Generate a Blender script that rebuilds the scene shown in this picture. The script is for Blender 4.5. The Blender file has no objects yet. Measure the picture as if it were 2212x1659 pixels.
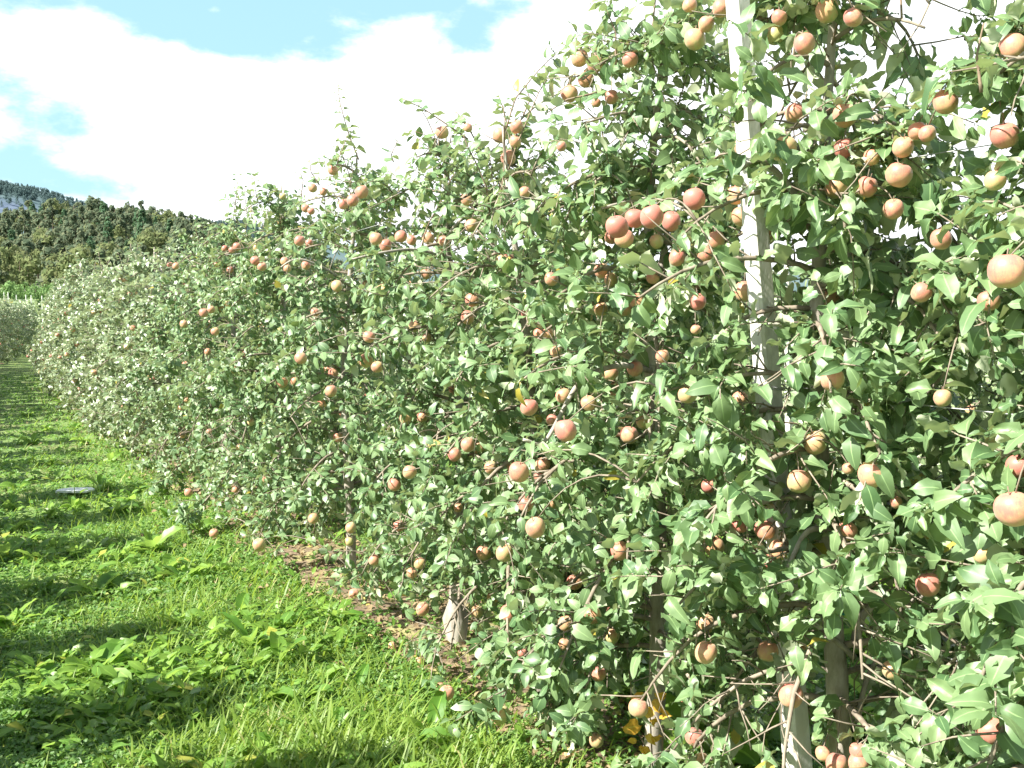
import bpy, math, random
import numpy as np
from mathutils import Vector
random.seed(7); rng = np.random.default_rng(7)
scene = bpy.context.scene
COL = scene.collection

# ------------------------------------------------------------------ camera numbers
CAMH = 1.85; FPX = 2200.0; PITCH = math.atan(185/2200)
def at(x, y, f):
    """point on the sight line through photo position x,y (2212 wide) at forward distance f"""
    a = (x-1106)/FPX; b = -(y-829.5)/FPX
    Y = math.cos(PITCH) + b*math.sin(PITCH); Z = -math.sin(PITCH) + b*math.cos(PITCH)
    k = f/Y
    return np.array([a*k, f, CAMH+Z*k])
def proj(p):
    p = np.atleast_2d(p); z = p[:,2]-CAMH
    d = p[:,1]*math.cos(PITCH) - z*math.sin(PITCH)
    u = p[:,1]*math.sin(PITCH) + z*math.cos(PITCH)
    d = np.where(np.abs(d) < 1e-3, 1e-3, d)
    return 1106+FPX*p[:,0]/d, 829.5-FPX*u/d, d

# ------------------------------------------------------------------ terrain and rows
def gz(x, y):
    y = np.asarray(y, float); x = np.asarray(x, float)
    d = np.clip(y-10, 0, 50)
    base = -0.022*d
    near = np.clip((13-y)/8, 0, 1)
    return base + near*(0.025*np.sin(x*1.7+y*.6)+0.02*np.sin(y*2.3-x*1.1))
def bend(y):
    y = np.asarray(y, float); d = np.clip(y-15, 0, 16)
    return 0.0030*d*d + 0.096*np.clip(y-31, 0, None)
def rowx(y, off=0.0):
    return 2.60 - 0.548*np.asarray(y, float) + bend(y) + off
ROWDIR = np.array([-0.548, 1.0, 0]); ROWDIR /= np.linalg.norm(ROWDIR)
ROWN = np.array([ROWDIR[1], -ROWDIR[0], 0])     # away from the alley
def left_off(y): return -3.75 + 0.0165*np.clip(y, 0, 45) + 0.035*np.clip(np.asarray(y, float)-28, 0, 30)
SUN = np.array([-0.78, -0.43, 0.84]); SUN /= np.linalg.norm(SUN)

# ------------------------------------------------------------------ helpers
def tag(o, label=None, cat=None, group=None, kind=None):
    if label: o['label'] = label
    if cat: o['category'] = cat
    if group: o['group'] = group
    if kind: o['kind'] = kind
    return o
def empty(name, loc, label, cat, group=None):
    o = bpy.data.objects.new(name, None); COL.objects.link(o); o.location = loc
    o.empty_display_size = .2
    return tag(o, label, cat, group)
def mesh(name, V, F, mats, col=None, midx=None, smooth=True):
    """V (n,3), F list of arrays of faces (each (m,3) or (m,4))"""
    if not isinstance(F, list): F = [F]
    F = [np.asarray(f, np.int32) for f in F if len(f)]
    me = bpy.data.meshes.new(name)
    V = np.asarray(V, np.float32)
    me.vertices.add(len(V)); me.vertices.foreach_set('co', V.ravel())
    loops = np.concatenate([f.ravel() for f in F])
    tot = np.concatenate([np.full(len(f), f.shape[1], np.int32) for f in F])
    st = np.concatenate([[0], np.cumsum(tot)[:-1]]).astype(np.int32)
    me.loops.add(len(loops)); me.loops.foreach_set('vertex_index', loops.astype(np.int32))
    me.polygons.add(len(tot)); me.polygons.foreach_set('loop_start', st)
    for m in (mats if isinstance(mats, (list, tuple)) else [mats]): me.materials.append(m)
    if midx is not None: me.polygons.foreach_set('material_index', np.asarray(midx, np.int32))
    me.polygons.foreach_set('use_smooth', np.full(len(tot), smooth, bool))
    if col is not None:
        a = me.color_attributes.new('Col', 'FLOAT_COLOR', 'POINT')
        c = np.ones((len(V), 4), np.float32); c[:, :3] = col
        a.data.foreach_set('color', c.ravel())
    me.update(calc_edges=True); me.validate()
    return me
def link(name, me, parent=None, loc=(0,0,0)):
    o = bpy.data.objects.new(name, me); COL.objects.link(o)
    o.location = loc
    if parent: o.parent = parent
    return o
def norm(v):
    v = np.asarray(v, float)
    return v/np.maximum(np.linalg.norm(v, axis=-1, keepdims=True), 1e-9)
class MB:
    def __init__(s): s.V = []; s.F4 = []; s.C = []; s.n = 0; s.M = []
    def add(s, V, F, c=None, m=0):
        V = np.asarray(V, float); F = np.asarray(F, int)
        s.V.append(V); s.F4.append(F+s.n); s.n += len(V)
        s.C.append(np.zeros((len(V), 3)) if c is None else np.broadcast_to(c, (len(V), 3)))
        s.M.append(np.full(len(F), m))
    def tube(s, pts, rad, k=6, c=None, m=0, bump=0.0):
        pts = np.asarray(pts, float); n = len(pts)
        rad = np.broadcast_to(rad, (n,)).astype(float)
        t = np.gradient(pts, axis=0); t = norm(t)
        ref = np.array([0.13, 0.21, 1.0]) if abs(t[0, 2]) < .8 else np.array([1.0, .2, .1])
        a = norm(np.cross(t, ref)); b = np.cross(t, a)
        th = np.arange(k)/k*2*math.pi
        r = rad[:, None]*(1+bump*rng.normal(size=(n, k)))
        V = pts[:, None, :] + r[..., None]*(np.cos(th)[None, :, None]*a[:, None, :] + np.sin(th)[None, :, None]*b[:, None, :])
        i = np.arange(n-1)[:, None]*k; j = np.arange(k)[None, :]; j2 = (j+1) % k
        F = np.stack([i+j, i+j2, i+k+j2, i+k+j], -1).reshape(-1, 4)
        V = V.reshape(-1, 3)
        V = np.vstack([V, pts[0], pts[-1]]); c0 = n*k; c1 = c0+1
        cap = []
        for q in range(0, k-1, 2):
            cap.append([c0, (q+2) % k, q+1, q]); e = (n-1)*k
            cap.append([c1, e+q, e+q+1, e+(q+2) % k])
        F = np.vstack([F, np.array(cap)])
        s.add(V, F, c, m)
    def build(s, name, mats, parent=None, loc=(0,0,0), smooth=True, origin=None):
        V = np.vstack(s.V)
        if origin is not None: V = V-np.asarray(origin)
        me = mesh(name, V, np.vstack(s.F4), mats, np.vstack(s.C), np.concatenate(s.M), smooth)
        return link(name, me, parent, loc)

# ------------------------------------------------------------------ materials
class NT:
    def __init__(s, name):
        s.m = bpy.data.materials.new(name); s.m.use_nodes = True
        s.t = s.m.node_tree; s.t.nodes.clear(); s.out = s.n('ShaderNodeOutputMaterial')
    def n(s, typ, **kw):
        nd = s.t.nodes.new(typ)
        for k, v in kw.items():
            if k in ('operation', 'blend_type', 'data_type', 'attribute_name', 'noise_dimensions', 'feature', 'layer_name', 'distribution'):
                setattr(nd, k, v)
            else: nd.inputs[k].default_value = v
        return nd
    def l(s, a, b): s.t.links.new(a, b)
    def ramp(s, fac, stops):
        r = s.n('ShaderNodeValToRGB'); e = r.color_ramp.elements
        while len(e) < len(stops): e.new(.5)
        for i, (p, c) in enumerate(stops): e[i].position = p; e[i].color = (*c, 1)
        if fac is not None: s.l(fac, r.inputs[0])
        return r.outputs[0]
    def mix(s, f, a, b, bt='MIX'):
        x = s.n('ShaderNodeMix', data_type='RGBA', blend_type=bt)
        for v, i in ((f, 0), (a, 6), (b, 7)):
            if hasattr(v, 'links') : s.l(v, x.inputs[i])
            elif i == 0: x.inputs[0].default_value = v
            else: x.inputs[i].default_value = (*v, 1)
        return x.outputs[2]
    def math(s, op, a, b=0.0):
        x = s.n('ShaderNodeMath', operation=op)
        for i, v in enumerate((a, b)):
            if hasattr(v, 'links'): s.l(v, x.inputs[i])
            else: x.inputs[i].default_value = v
        return x.outputs[0]
    def noise(s, scale, detail=3, rough=.55, coord=None, out=0):
        x = s.n('ShaderNodeTexNoise', Scale=scale, Detail=detail, Roughness=rough)
        if coord is not None: s.l(coord, x.inputs['Vector'])
        return x.outputs[out]
def leaf_mat(name, top_a, top_b, back, rough=.38, trans=.35, tcol=None, yellow=(.42,.34,.05), ythr=.975, spec=.5):
    N = NT(name)
    at_ = N.n('ShaderNodeAttribute', attribute_name='Col'); sep = N.n('ShaderNodeSeparateColor'); N.l(at_.outputs['Color'], sep.inputs[0])
    top = N.mix(sep.outputs[0], top_a, top_b)
    # lighter midrib
    rib = N.math('LESS_THAN', sep.outputs[1], .06)
    top = N.mix(N.math('MULTIPLY', rib, .45), top, tuple(min(1, c*2.2) for c in top_b))
    if yellow: top = N.mix(N.math('GREATER_THAN', sep.outputs[2], ythr), top, yellow)
    tc = N.n('ShaderNodeTexCoord')
    nz = N.noise(45, 1, .6, tc.outputs['Object'])
    top = N.mix(N.math('MULTIPLY', nz, .35), top, tuple(c*.55 for c in top_a))
    geo = N.n('ShaderNodeNewGeometry')
    colr = N.mix(geo.outputs['Backfacing'], top, back)
    p = N.n('ShaderNodeBsdfPrincipled', Roughness=rough); N.l(colr, p.inputs['Base Color'])
    p.inputs['Specular IOR Level'].default_value = spec
    r = N.math('ADD', N.math('MULTIPLY', geo.outputs['Backfacing'], .3), rough); N.l(r, p.inputs['Roughness'])
    t = N.n('ShaderNodeBsdfTranslucent')
    N.l(N.mix(.6, colr, tcol or tuple(min(1, c*2.0) for c in top_b), 'MIX'), t.inputs['Color'])
    ms = N.n('ShaderNodeMixShader'); ms.inputs[0].default_value = trans
    N.l(p.outputs[0], ms.inputs[1]); N.l(t.outputs[0], ms.inputs[2]); N.l(ms.outputs[0], N.out.inputs[0])
    return N.m
M = {}
M['leaf'] = leaf_mat('apple_leaf', (.065,.14,.052), (.22,.32,.14), (.45,.50,.34), ythr=.995, rough=.48, trans=.18, tcol=(.50,.66,.14), spec=.7)
M['leaf_far'] = leaf_mat('apple_leaf_far', (.10,.16,.07), (.265,.335,.165), (.50,.53,.38), ythr=.995, rough=.42, trans=.16, tcol=(.48,.62,.2), spec=1.0)  # paler than the near leaf: haze of distance put into the colour
M['yleaf'] = leaf_mat('yellow_leaf', (.75,.42,.06), (.85,.60,.10), (.8,.6,.2), trans=.4, tcol=(.95,.6,.1), yellow=None)
M['dock'] = leaf_mat('dock_leaf', (.10,.23,.035), (.25,.40,.07), (.30,.40,.16), rough=.42, trans=.42, tcol=(.42,.68,.06), yellow=(.45,.45,.08))
M['grass'] = leaf_mat('grass_blade', (.13,.235,.035), (.29,.40,.075), (.28,.36,.08), rough=.5, trans=.42, tcol=(.48,.70,.07), yellow=(.5,.45,.2))
M['clover'] = leaf_mat('ground_cover_leaf', (.09,.20,.05), (.21,.34,.085), (.25,.38,.13), rough=.5, trans=.38, tcol=(.32,.60,.08), yellow=(.4,.45,.12))
M['wood_a'] = leaf_mat('forest_needles', (.105,.15,.095), (.165,.21,.135), (.175,.215,.14), rough=.8, trans=.42, tcol=(.36,.37,.22), yellow=None, spec=.05)  # haze over the hill put into a paler, greyer base colour
M['wood_b'] = leaf_mat('forest_dark_needles', (.055,.11,.065), (.10,.17,.09), (.10,.16,.08), rough=.8, trans=.25, tcol=(.14,.24,.11), yellow=None, spec=.05)
M['wood_c'] = leaf_mat('forest_broadleaf', (.12,.16,.07), (.20,.23,.10), (.20,.22,.11), rough=.8, trans=.34, tcol=(.38,.42,.2), yellow=None, spec=.05)
M['young'] = leaf_mat('young_tree_leaf', (.11,.21,.07), (.21,.33,.12), (.2,.31,.13), rough=.7, trans=.2, tcol=(.3,.45,.1), yellow=None, spec=.2)
M['mtn_tree'] = leaf_mat('mountain_needles', (.085,.135,.14), (.125,.18,.175), (.12,.175,.18), rough=.9, trans=.35, tcol=(.2,.3,.29), yellow=None, spec=.05)  # aerial haze painted in as a bluish base colour
def rough_mat(name, a, b, scale=20, rough=.85, bump=.5, dist=.004, stretch=None, third=None, coord='Object'):
    N = NT(name); tc = N.n('ShaderNodeTexCoord'); v = tc.outputs[coord]
    if stretch:
        mp = N.n('ShaderNodeMapping'); mp.inputs['Scale'].default_value = stretch; N.l(v, mp.inputs[0]); v = mp.outputs[0]
    n1 = N.noise(scale, 5, .65, v); c = N.ramp(n1, [(.32, a), (.66, b)])
    if third: c = N.mix(N.ramp(N.noise(scale*.23, 3, .6, v), [(.52, (0,0,0)), (.62, (1,1,1))]), c, third)
    p = N.n('ShaderNodeBsdfPrincipled', Roughness=rough); N.l(c, p.inputs['Base Color'])
    bm = N.n('ShaderNodeBump', Strength=bump, Distance=dist); N.l(n1, bm.inputs['Height']); N.l(bm.outputs[0], p.inputs['Normal'])
    N.l(p.outputs[0], N.out.inputs[0]); return N.m
M['bark'] = rough_mat('apple_bark', (.19,.165,.135), (.40,.36,.31), 26, .85, .7, .004, (1,1,.35), (.50,.47,.40))
M['twig'] = rough_mat('twig_bark', (.14,.09,.06), (.28,.21,.15), 40); M['limb'] = rough_mat('limb_bark', (.14,.11,.08), (.32,.27,.21), 26, .85, .6, .004, (1,1,.4))
M['concrete'] = rough_mat('post_concrete', (.50,.49,.47), (.80,.79,.77), 30, .9, .8, .004, (1,1,.4), (.62,.60,.55))
M['dark_stain'] = rough_mat('post_edge', (.30,.30,.29), (.55,.54,.52), 30)
M['wire'] = rough_mat('galvanised_wire', (.35,.36,.37), (.6,.6,.6), 40, .4)
M['tie'] = rough_mat('green_tie', (.02,.20,.16), (.04,.30,.24), 30, .5)
M['pale_board'] = rough_mat('pale_board', (.60,.62,.64), (.75,.76,.78), 9, .6, .2, .003)
M['soil'] = rough_mat('bare_soil', (.095,.065,.042), (.26,.19,.12), 22, .95, .9, .02, None, (.30,.27,.12))
M['litter'] = leaf_mat('dry_litter', (.15,.10,.05), (.36,.27,.15), (.3,.22,.12), rough=.8, trans=.15, tcol=(.5,.35,.15), yellow=(.6,.5,.12))
def ground_mat():
    N = NT('turf_ground'); tc = N.n('ShaderNodeTexCoord'); v = tc.outputs['Object']
    big = N.noise(1.1, 4, .6, v); fine = N.noise(34, 5, .7, v)
    c = N.ramp(fine, [(.3, (.05,.085,.025)), (.52, (.14,.22,.055)), (.72, (.28,.38,.11))])
    c = N.mix(N.ramp(big, [(.5, (0,0,0)), (.75, (1,1,1))]), c, (.17,.15,.075))
    p = N.n('ShaderNodeBsdfPrincipled', Roughness=.95); N.l(c, p.inputs['Base Color'])
    bm = N.n('ShaderNodeBump', Strength=.5, Distance=.012); N.l(fine, bm.inputs['Height']); N.l(bm.outputs[0], p.inputs['Normal'])
    N.l(p.outputs[0], N.out.inputs[0]); return N.m
M['ground'] = ground_mat()
def hill_mat(name, a, b, rock=None, sc=.05):
    N = NT(name); tc = N.n('ShaderNodeTexCoord'); v = tc.outputs['Object']
    c = N.ramp(N.noise(sc, 6, .7, v), [(.35, a), (.65, b)])
    if rock:
        at_ = N.n('ShaderNodeAttribute', attribute_name='Col'); sep = N.n('ShaderNodeSeparateColor'); N.l(at_.outputs['Color'], sep.inputs[0])
        rk = N.ramp(N.noise(.035, 6, .75, v), [(.38, rock[0]), (.62, rock[1])])
        c = N.mix(sep.outputs[0], c, rk)
    p = N.n('ShaderNodeBsdfPrincipled', Roughness=1); p.inputs['Specular IOR Level'].default_value = .05
    N.l(c, p.inputs['Base Color']); N.l(p.outputs[0], N.out.inputs[0]); return N.m
M['hill'] = hill_mat('hill_floor', (.075,.095,.06), (.12,.14,.085))
M['mountain'] = hill_mat('mountain_slope', (.08,.125,.135), (.11,.155,.16), ((.07,.10,.155), (.14,.175,.24)), .012)  # blue of the slope colours stands in for aerial haze
def apple_mat():
    N = NT('apple_skin'); tc = N.n('ShaderNodeTexCoord'); v = tc.outputs['Object']
    at_ = N.n('ShaderNodeAttribute', attribute_name='Col'); sep = N.n('ShaderNodeSeparateColor'); N.l(at_.outputs['Color'], sep.inputs[0])
    oi = N.n('ShaderNodeObjectInfo'); rnd = oi.outputs['Random']
    # per object offset of the blush pattern
    mp = N.n('ShaderNodeMapping'); N.l(v, mp.inputs[0])
    cmb = N.n('ShaderNodeCombineXYZ')
    for i in range(3): N.l(N.math('MULTIPLY', rnd, 17.0+9*i), cmb.inputs[i])
    N.l(cmb.outputs[0], mp.inputs['Location'])
    blot = N.noise(1.6, 3, .6, mp.outputs[0]); fine = N.noise(14, 2, .5, mp.outputs[0])
    f = N.math('ADD', N.math('MULTIPLY', blot, .75), N.math('MULTIPLY', sep.outputs[0], .60))
    m2 = N.n('ShaderNodeMapping'); N.l(mp.outputs[0], m2.inputs[0]); m2.inputs['Scale'].default_value = (1, 1, .12); stk = N.noise(9, 4, .7, m2.outputs[0])
    f = N.math('ADD', f, N.math('MULTIPLY', N.math('SUBTRACT', stk, .5), .55))
    f = N.math('ADD', f, N.math('MULTIPLY', N.math('SUBTRACT', rnd, .5), .2))
    f = N.math('ADD', f, N.math('MULTIPLY', N.math('SUBTRACT', fine, .5), .10))
    # object colour alpha channel carries ripeness
    f = N.math('ADD', f, N.math('MULTIPLY', N.math('SUBTRACT', oi.outputs['Alpha'], .48), .75))
    c = N.ramp(f, [(.32, (.43,.43,.17)), (.53, (.57,.39,.19)), (.78, (.57,.29,.18)), (1.06, (.53,.18,.14))])
    c = N.mix(N.math('GREATER_THAN', fine, .72), c, (.60,.48,.30))
    p = N.n('ShaderNodeBsdfPrincipled', Roughness=.42); N.l(c, p.inputs['Base Color'])
    p.inputs['Subsurface Weight'].default_value = 0.0; p.inputs['Sheen Weight'].default_value = .15
    p.inputs['Specular IOR Level'].default_value = .45
    N.l(p.outputs[0], N.out.inputs[0]); return N.m
M['apple'] = apple_mat()

# ------------------------------------------------------------------ leaves
def leaf_template(rows, widths, cols=3, droop=.25, fold=.25, wave=.05, petiole=.22, twist=0.0, ph=0.0):
    V = []; C = []
    us = list(rows); ws = list(widths)
    for u, w in zip(us, ws):
        for j in range(cols):
            s = -1+2*j/(cols-1)
            x = s*w
            ang = twist*u
            z = -droop*max(u, 0)**2 + fold*abs(x) + wave*math.sin(u*11+ph+s*1.5)*abs(s)
            xx = x*math.cos(ang)-0*z; zz = z + x*math.sin(ang)
            V.append((xx, u, zz)); C.append(abs(s))
    n = len(us); F = []
    for i in range(n-1):
        for j in range(cols-1):
            a = i*cols+j; F.append((a, a+1, a+cols+1, a+cols))
    V = np.array(V); V[:, 1] += petiole*.0
    return V, np.array(F), np.array(C)
def templates(level, k=8, W=.33, seed=1):
    r = random.Random(seed); T = []
    if level in (0, 3): wv = 1.45
    else: wv = 1.0
    for _ in range(k):
        w = W*r.uniform(.85, 1.15)
        if level == 0:
            rows = [-.28, -.02, .12, .34, .58, .80, .93, 1.02]; ws = [.012, .014, .62*w, .98*w, w, .68*w, .32*w, .0]; cols = 5
        elif level == 3:
            rows = [-.28, 0, .2, .5, .8, 1.0]; ws = [.012, .016, .8*w, w, .62*w, 0]; cols = 3
        elif level == 1:
            rows = [-.25, 0, .3, .65, 1.0]; ws = [.012, .02, .9*w, .92*w, 0.0]; cols = 3
        else:
            rows = [0, .45, 1.0]; ws = [.05, w*1.15, .02]; cols = 3
        T.append(leaf_template(rows, ws, cols, r.uniform(.05, .95), r.uniform(-.15, .8), r.uniform(.03, .11)*wv, twist=r.uniform(-.8, .8), ph=r.uniform(0, 6)))
    return T
def leaves_mesh(name, P, D, Nn, S, T, mat, seed=0, parent=None, loc=(0,0,0), r_col=None, only_data=False, cb=None):
    g = np.random.default_rng(seed)
    P = np.asarray(P); n = len(P)
    D = norm(D); Nn = np.asarray(Nn); Nn = norm(Nn-(Nn*D).sum(1, keepdims=True)*D); X = np.cross(D, Nn)
    which = g.integers(0, len(T), n); rc = g.random(n) if r_col is None else r_col; bc = g.random(n) if cb is None else cb
    Vs, Fs, Cs = [], [], []; off = 0
    for k, (tv, tf, tc) in enumerate(T):
        ix = np.where(which == k)[0]
        if not len(ix): continue
        s = S[ix][:, None, None]
        V = P[ix][:, None, :] + s*(tv[None, :, 0, None]*X[ix][:, None, :] + tv[None, :, 1, None]*D[ix][:, None, :] + tv[None, :, 2, None]*Nn[ix][:, None, :])
        nv = len(tv)
        F = tf[None] + (np.arange(len(ix))*nv)[:, None, None] + off
        C = np.zeros((len(ix), nv, 3)); C[..., 0] = rc[ix][:, None]; C[..., 1] = tc[None]; C[..., 2] = bc[ix][:, None]
        Vs.append(V.reshape(-1, 3)); Fs.append(F.reshape(-1, 4)); Cs.append(C.reshape(-1, 3)); off += len(ix)*nv
    V = np.vstack(Vs); F = np.vstack(Fs); C = np.vstack(Cs)
    if only_data: return V, F, C
    me = mesh(name, V, F, mat, C)
    return link(name, me, parent, loc)

T0 = templates(0, 10); TM = templates(3, 10); T1 = templates(1, 8, .36); T2 = templates(2, 5, .42)

# ------------------------------------------------------------------ apple shape
def apple_mesh(name, res, seed):
    g = random.Random(seed)
    ns, nr = res
    prof = []
    for i in range(nr+1):
        t = i/nr*math.pi
        r = math.sin(t)**.86; z = 1.02*math.cos(t)
        z -= .26*math.exp(-(r/.26)**2)*(1 if t < 1.5 else 0)        # stalk hollow
        z += .14*math.exp(-(r/.20)**2)*(1 if t > 1.5 else 0)        # eye
        r *= 1+.05*math.cos(t)
        prof.append((r, z))
    V = []; C = []; sk = g.uniform(-.08, .08)
    bl = np.array([SUN[0], SUN[1], SUN[2]])
    for r, z in prof:
        for j in range(ns):
            a = j/ns*2*math.pi
            rr = r*(1+.03*math.cos(5*a)*(1 if z < 0 else .3) + .03*math.sin(a*2+seed))
            V.append((rr*math.cos(a), rr*math.sin(a)*1.0, z+sk*rr*math.cos(a)))
            d = (V[-1][0]*bl[0]+V[-1][1]*bl[1]+V[-1][2]*bl[2]); C.append((min(1, max(0, .5+.5*d)), 0, 0))
    F = []
    for i in range(nr):
        for j in range(ns): F.append((i*ns+j, (i+1)*ns+j, (i+1)*ns+(j+1) % ns, i*ns+(j+1) % ns))
    b = MB(); b.add(np.array(V), np.array(F), np.array(C), 0)
    if ns > 8:
        b.tube([(0, 0, .60), (.03, .02, .9), (.10, .05, 1.35)], [.05, .04, .05], 4, m=1)
        b.add(np.array([(.10*math.cos(a), .10*math.sin(a), -.80-.05*(k % 2)) for k, a in enumerate(np.arange(8)/8*2*math.pi)]), np.array([(0, 1, 2, 3), (4, 5, 6, 7), (0, 3, 4, 7)]), None, 1)
    return mesh(name, np.vstack(b.V), np.vstack(b.F4), [M['apple'], M['twig']], np.vstack(b.C), np.concatenate(b.M))
APPLE_HI = [apple_mesh('apple', (22, 14), i) for i in range(4)]
APPLE_LO = [apple_mesh('apple', (10, 7), i) for i in range(2)]
def put_apple(parent, pos, r, ripe, hi=True):
    o = bpy.data.objects.new('apple', random.choice(APPLE_HI if hi else APPLE_LO)); COL.objects.link(o)
    o.location = pos; o.scale = (r, r, r*random.uniform(.94, 1.02)); o.rotation_euler = (random.uniform(-.4, .4), random.uniform(-.4, .4), random.uniform(-.5, .5))
    o.color = (1, 1, 1, ripe); o.parent = parent
    return o

# ------------------------------------------------------------------ tree growth
def grow_tree(seed, H, lean=(0, 0), spread=1.0, low=.42, nb=24, dens=1.0, leaf=.068, shoots=4, topd=.8):
    """returns trunk polyline, branches [(pts, radii)], twigs [(pts, r)], leaf arrays and hanging spots; local coordinates"""
    g = random.Random(seed)
    n = 14; tr = []
    wx, wy = g.uniform(0, 6), g.uniform(0, 6)
    for i in range(n):
        t = i/(n-1); z = t*H
        tr.append((lean[0]*z + .045*math.sin(z*2.1+wx)*t**.5, lean[1]*z + .045*math.sin(z*1.7+wy)*t**.5, z))
    tr = np.array(tr)
    def trunk_at(z):
        k = z/H*(n-1); i = min(int(k), n-2); f = k-i
        return tr[i]*(1-f)+tr[i+1]*f
    branches = []; twigs = []; owner = [-1]; LP = []; LD = []; LN = []; LS = []; spots = []
    def leaf_at(p, d, outw, s=1.0):
        LP.append(p); LD.append(d)
        nn = np.array([0, 0, .75]) + .55*outw + .45*SUN + np.array([g.gauss(0, .58) for _ in range(3)])
        LN.append(nn); LS.append(leaf*s*g.choice((.62, .8, .95, 1.05, 1.2)))
    def rosette(p, ax, outw, k, s=1.0):
        a0 = g.uniform(0, 6.3)
        ax = norm(ax); u = norm(np.cross(ax, [.3, .2, .9])); v = np.cross(ax, u)
        for q in range(k):
            a = a0+q*2.4; e = g.uniform(.5, 1.15)
            d = (math.cos(a)*u+math.sin(a)*v)*e + ax*g.uniform(.1, .8) + np.array([0, 0, -g.uniform(0, .45)])
            leaf_at(p+norm(d)*.018, d, outw, s*g.uniform(.75, 1.1))
    def twig(p, d, L, outw, r=.0032, droop=.3, step=.0225):
        m = max(3, int(L/.05)+1); pts = [p]; dd = norm(d)
        for i in range(m-1):
            dd = norm(dd + np.array([g.gauss(0, .12), g.gauss(0, .12), -droop*.15+g.gauss(0, .08)]))
            pts.append(pts[-1]+dd*L/(m-1))
        pts = np.array(pts); twigs.append((pts, np.linspace(r, r*.45, m), owner[0]))
        k = int(L/step*dens); a = g.uniform(0, 6)
        for i in range(k):
            t = (i+.6)/k*(m-1); j = min(int(t), m-2); q = pts[j]*(1-(t-j))+pts[j+1]*(t-j)
            ax = norm(pts[j+1]-pts[j]); u = norm(np.cross(ax, [.2, .1, 1])); v = np.cross(ax, u); a += 2.4
            dl = math.cos(a)*u+math.sin(a)*v+ax*.55+np.array([0, 0, -g.uniform(0, .35)])
            leaf_at(q+norm(dl)*.012, dl, outw, .85+.25*math.sin(3*i/k))
        rosette(pts[-1], dd, outw, 4, .9)
    for b in range(nb):
        t = (b+.5)/nb; z = low + (H-low-.15)*t**1.05 + g.uniform(-.04, .04)
        az = b*2.399+g.uniform(-.4, .4)
        hz = z/H
        L = spread*(1.05-.74*hz**1.3)*g.uniform(.72, 1.12)*.95
        # slightly narrower along the row
        dv = np.array([math.cos(az), math.sin(az), 0]); al = abs(dv@ROWDIR); L *= 1-.12*al
        up = g.uniform(.15, .65)
        p = trunk_at(z); m = 9; pts = [p]; d = norm(dv+np.array([0, 0, up])); sag = g.uniform(.10, .24)*(1.25 if hz < .5 else .9)
        for i in range(m-1):
            d = norm(d+np.array([g.gauss(0, .09), g.gauss(0, .09), -sag+g.gauss(0, .05)]))
            pts.append(pts[-1]+d*L/(m-1))
        pts = np.array(pts); pts[:, 2] = np.maximum(pts[:, 2], .16)
        owner[0] = b; r0 = .005+.009*L; branches.append((pts, np.linspace(r0, .0035, m)))
        k = int(L/.040*dens)
        dd_ = topd if z > H*.66 else 1.0
        for i in range(k):
            if g.random() > dd_: continue
            t2 = .12+.88*(i+g.random())/k; q = t2*(m-1); j = min(int(q), m-2); pp = pts[j]*(1-(q-j))+pts[j+1]*(q-j)
            ax = norm(pts[j+1]-pts[j]); outw = norm(pp-trunk_at(max(.05, min(H, pp[2])))+1e-6)
            side = norm(np.array([g.gauss(0, 1), g.gauss(0, 1), g.gauss(.25, .8)])); side = norm(side-ax*(side@ax))
            if g.random() < .62: twig(pp, side+ax*g.uniform(.2, .9), g.uniform(.07, .28), outw)
            else: rosette(pp+side*.02, side, outw, g.choice((4, 5, 6)))
            if g.random() < .10: spots.append(pp+side*.02+np.array([0, 0, -.05]))
        rosette(pts[-1], d, norm(dv), 5)
    owner[0] = -1
    for s in range(shoots):
        z = H-g.uniform(.02, .5); p = trunk_at(z) if s < 2 else branches[g.randrange(max(1, nb-9), nb)][0][g.randrange(3, 7)]
        twig(p, np.array([g.uniform(-.35, .35), g.uniform(-.35, .35), 1]), g.uniform(.25, .50), norm(np.array([g.uniform(-1, 1), g.uniform(-1, 1), .3])), .004, -.05, .034)
    for q in range(26):
        z = H*(.40+.59*q/26); a = q*2.4; twig(trunk_at(z), np.array([math.cos(a), math.sin(a), .5]), g.uniform(.10, .28), np.array([math.cos(a), math.sin(a), .2]))
    for q in range(12):   # leaves along the leader
        z = H*(.3+.7*q/12); rosette(trunk_at(z), np.array([g.uniform(-1, 1), g.uniform(-1, 1), .4]), norm(np.array([g.uniform(-1, 1), g.uniform(-1, 1), .2])), 4)
    return dict(trunk=tr, branches=branches, twigs=twigs, P=np.array(LP), D=np.array(LD), N=np.array(LN), S=np.array(LS), spots=spots, H=H)

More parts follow.
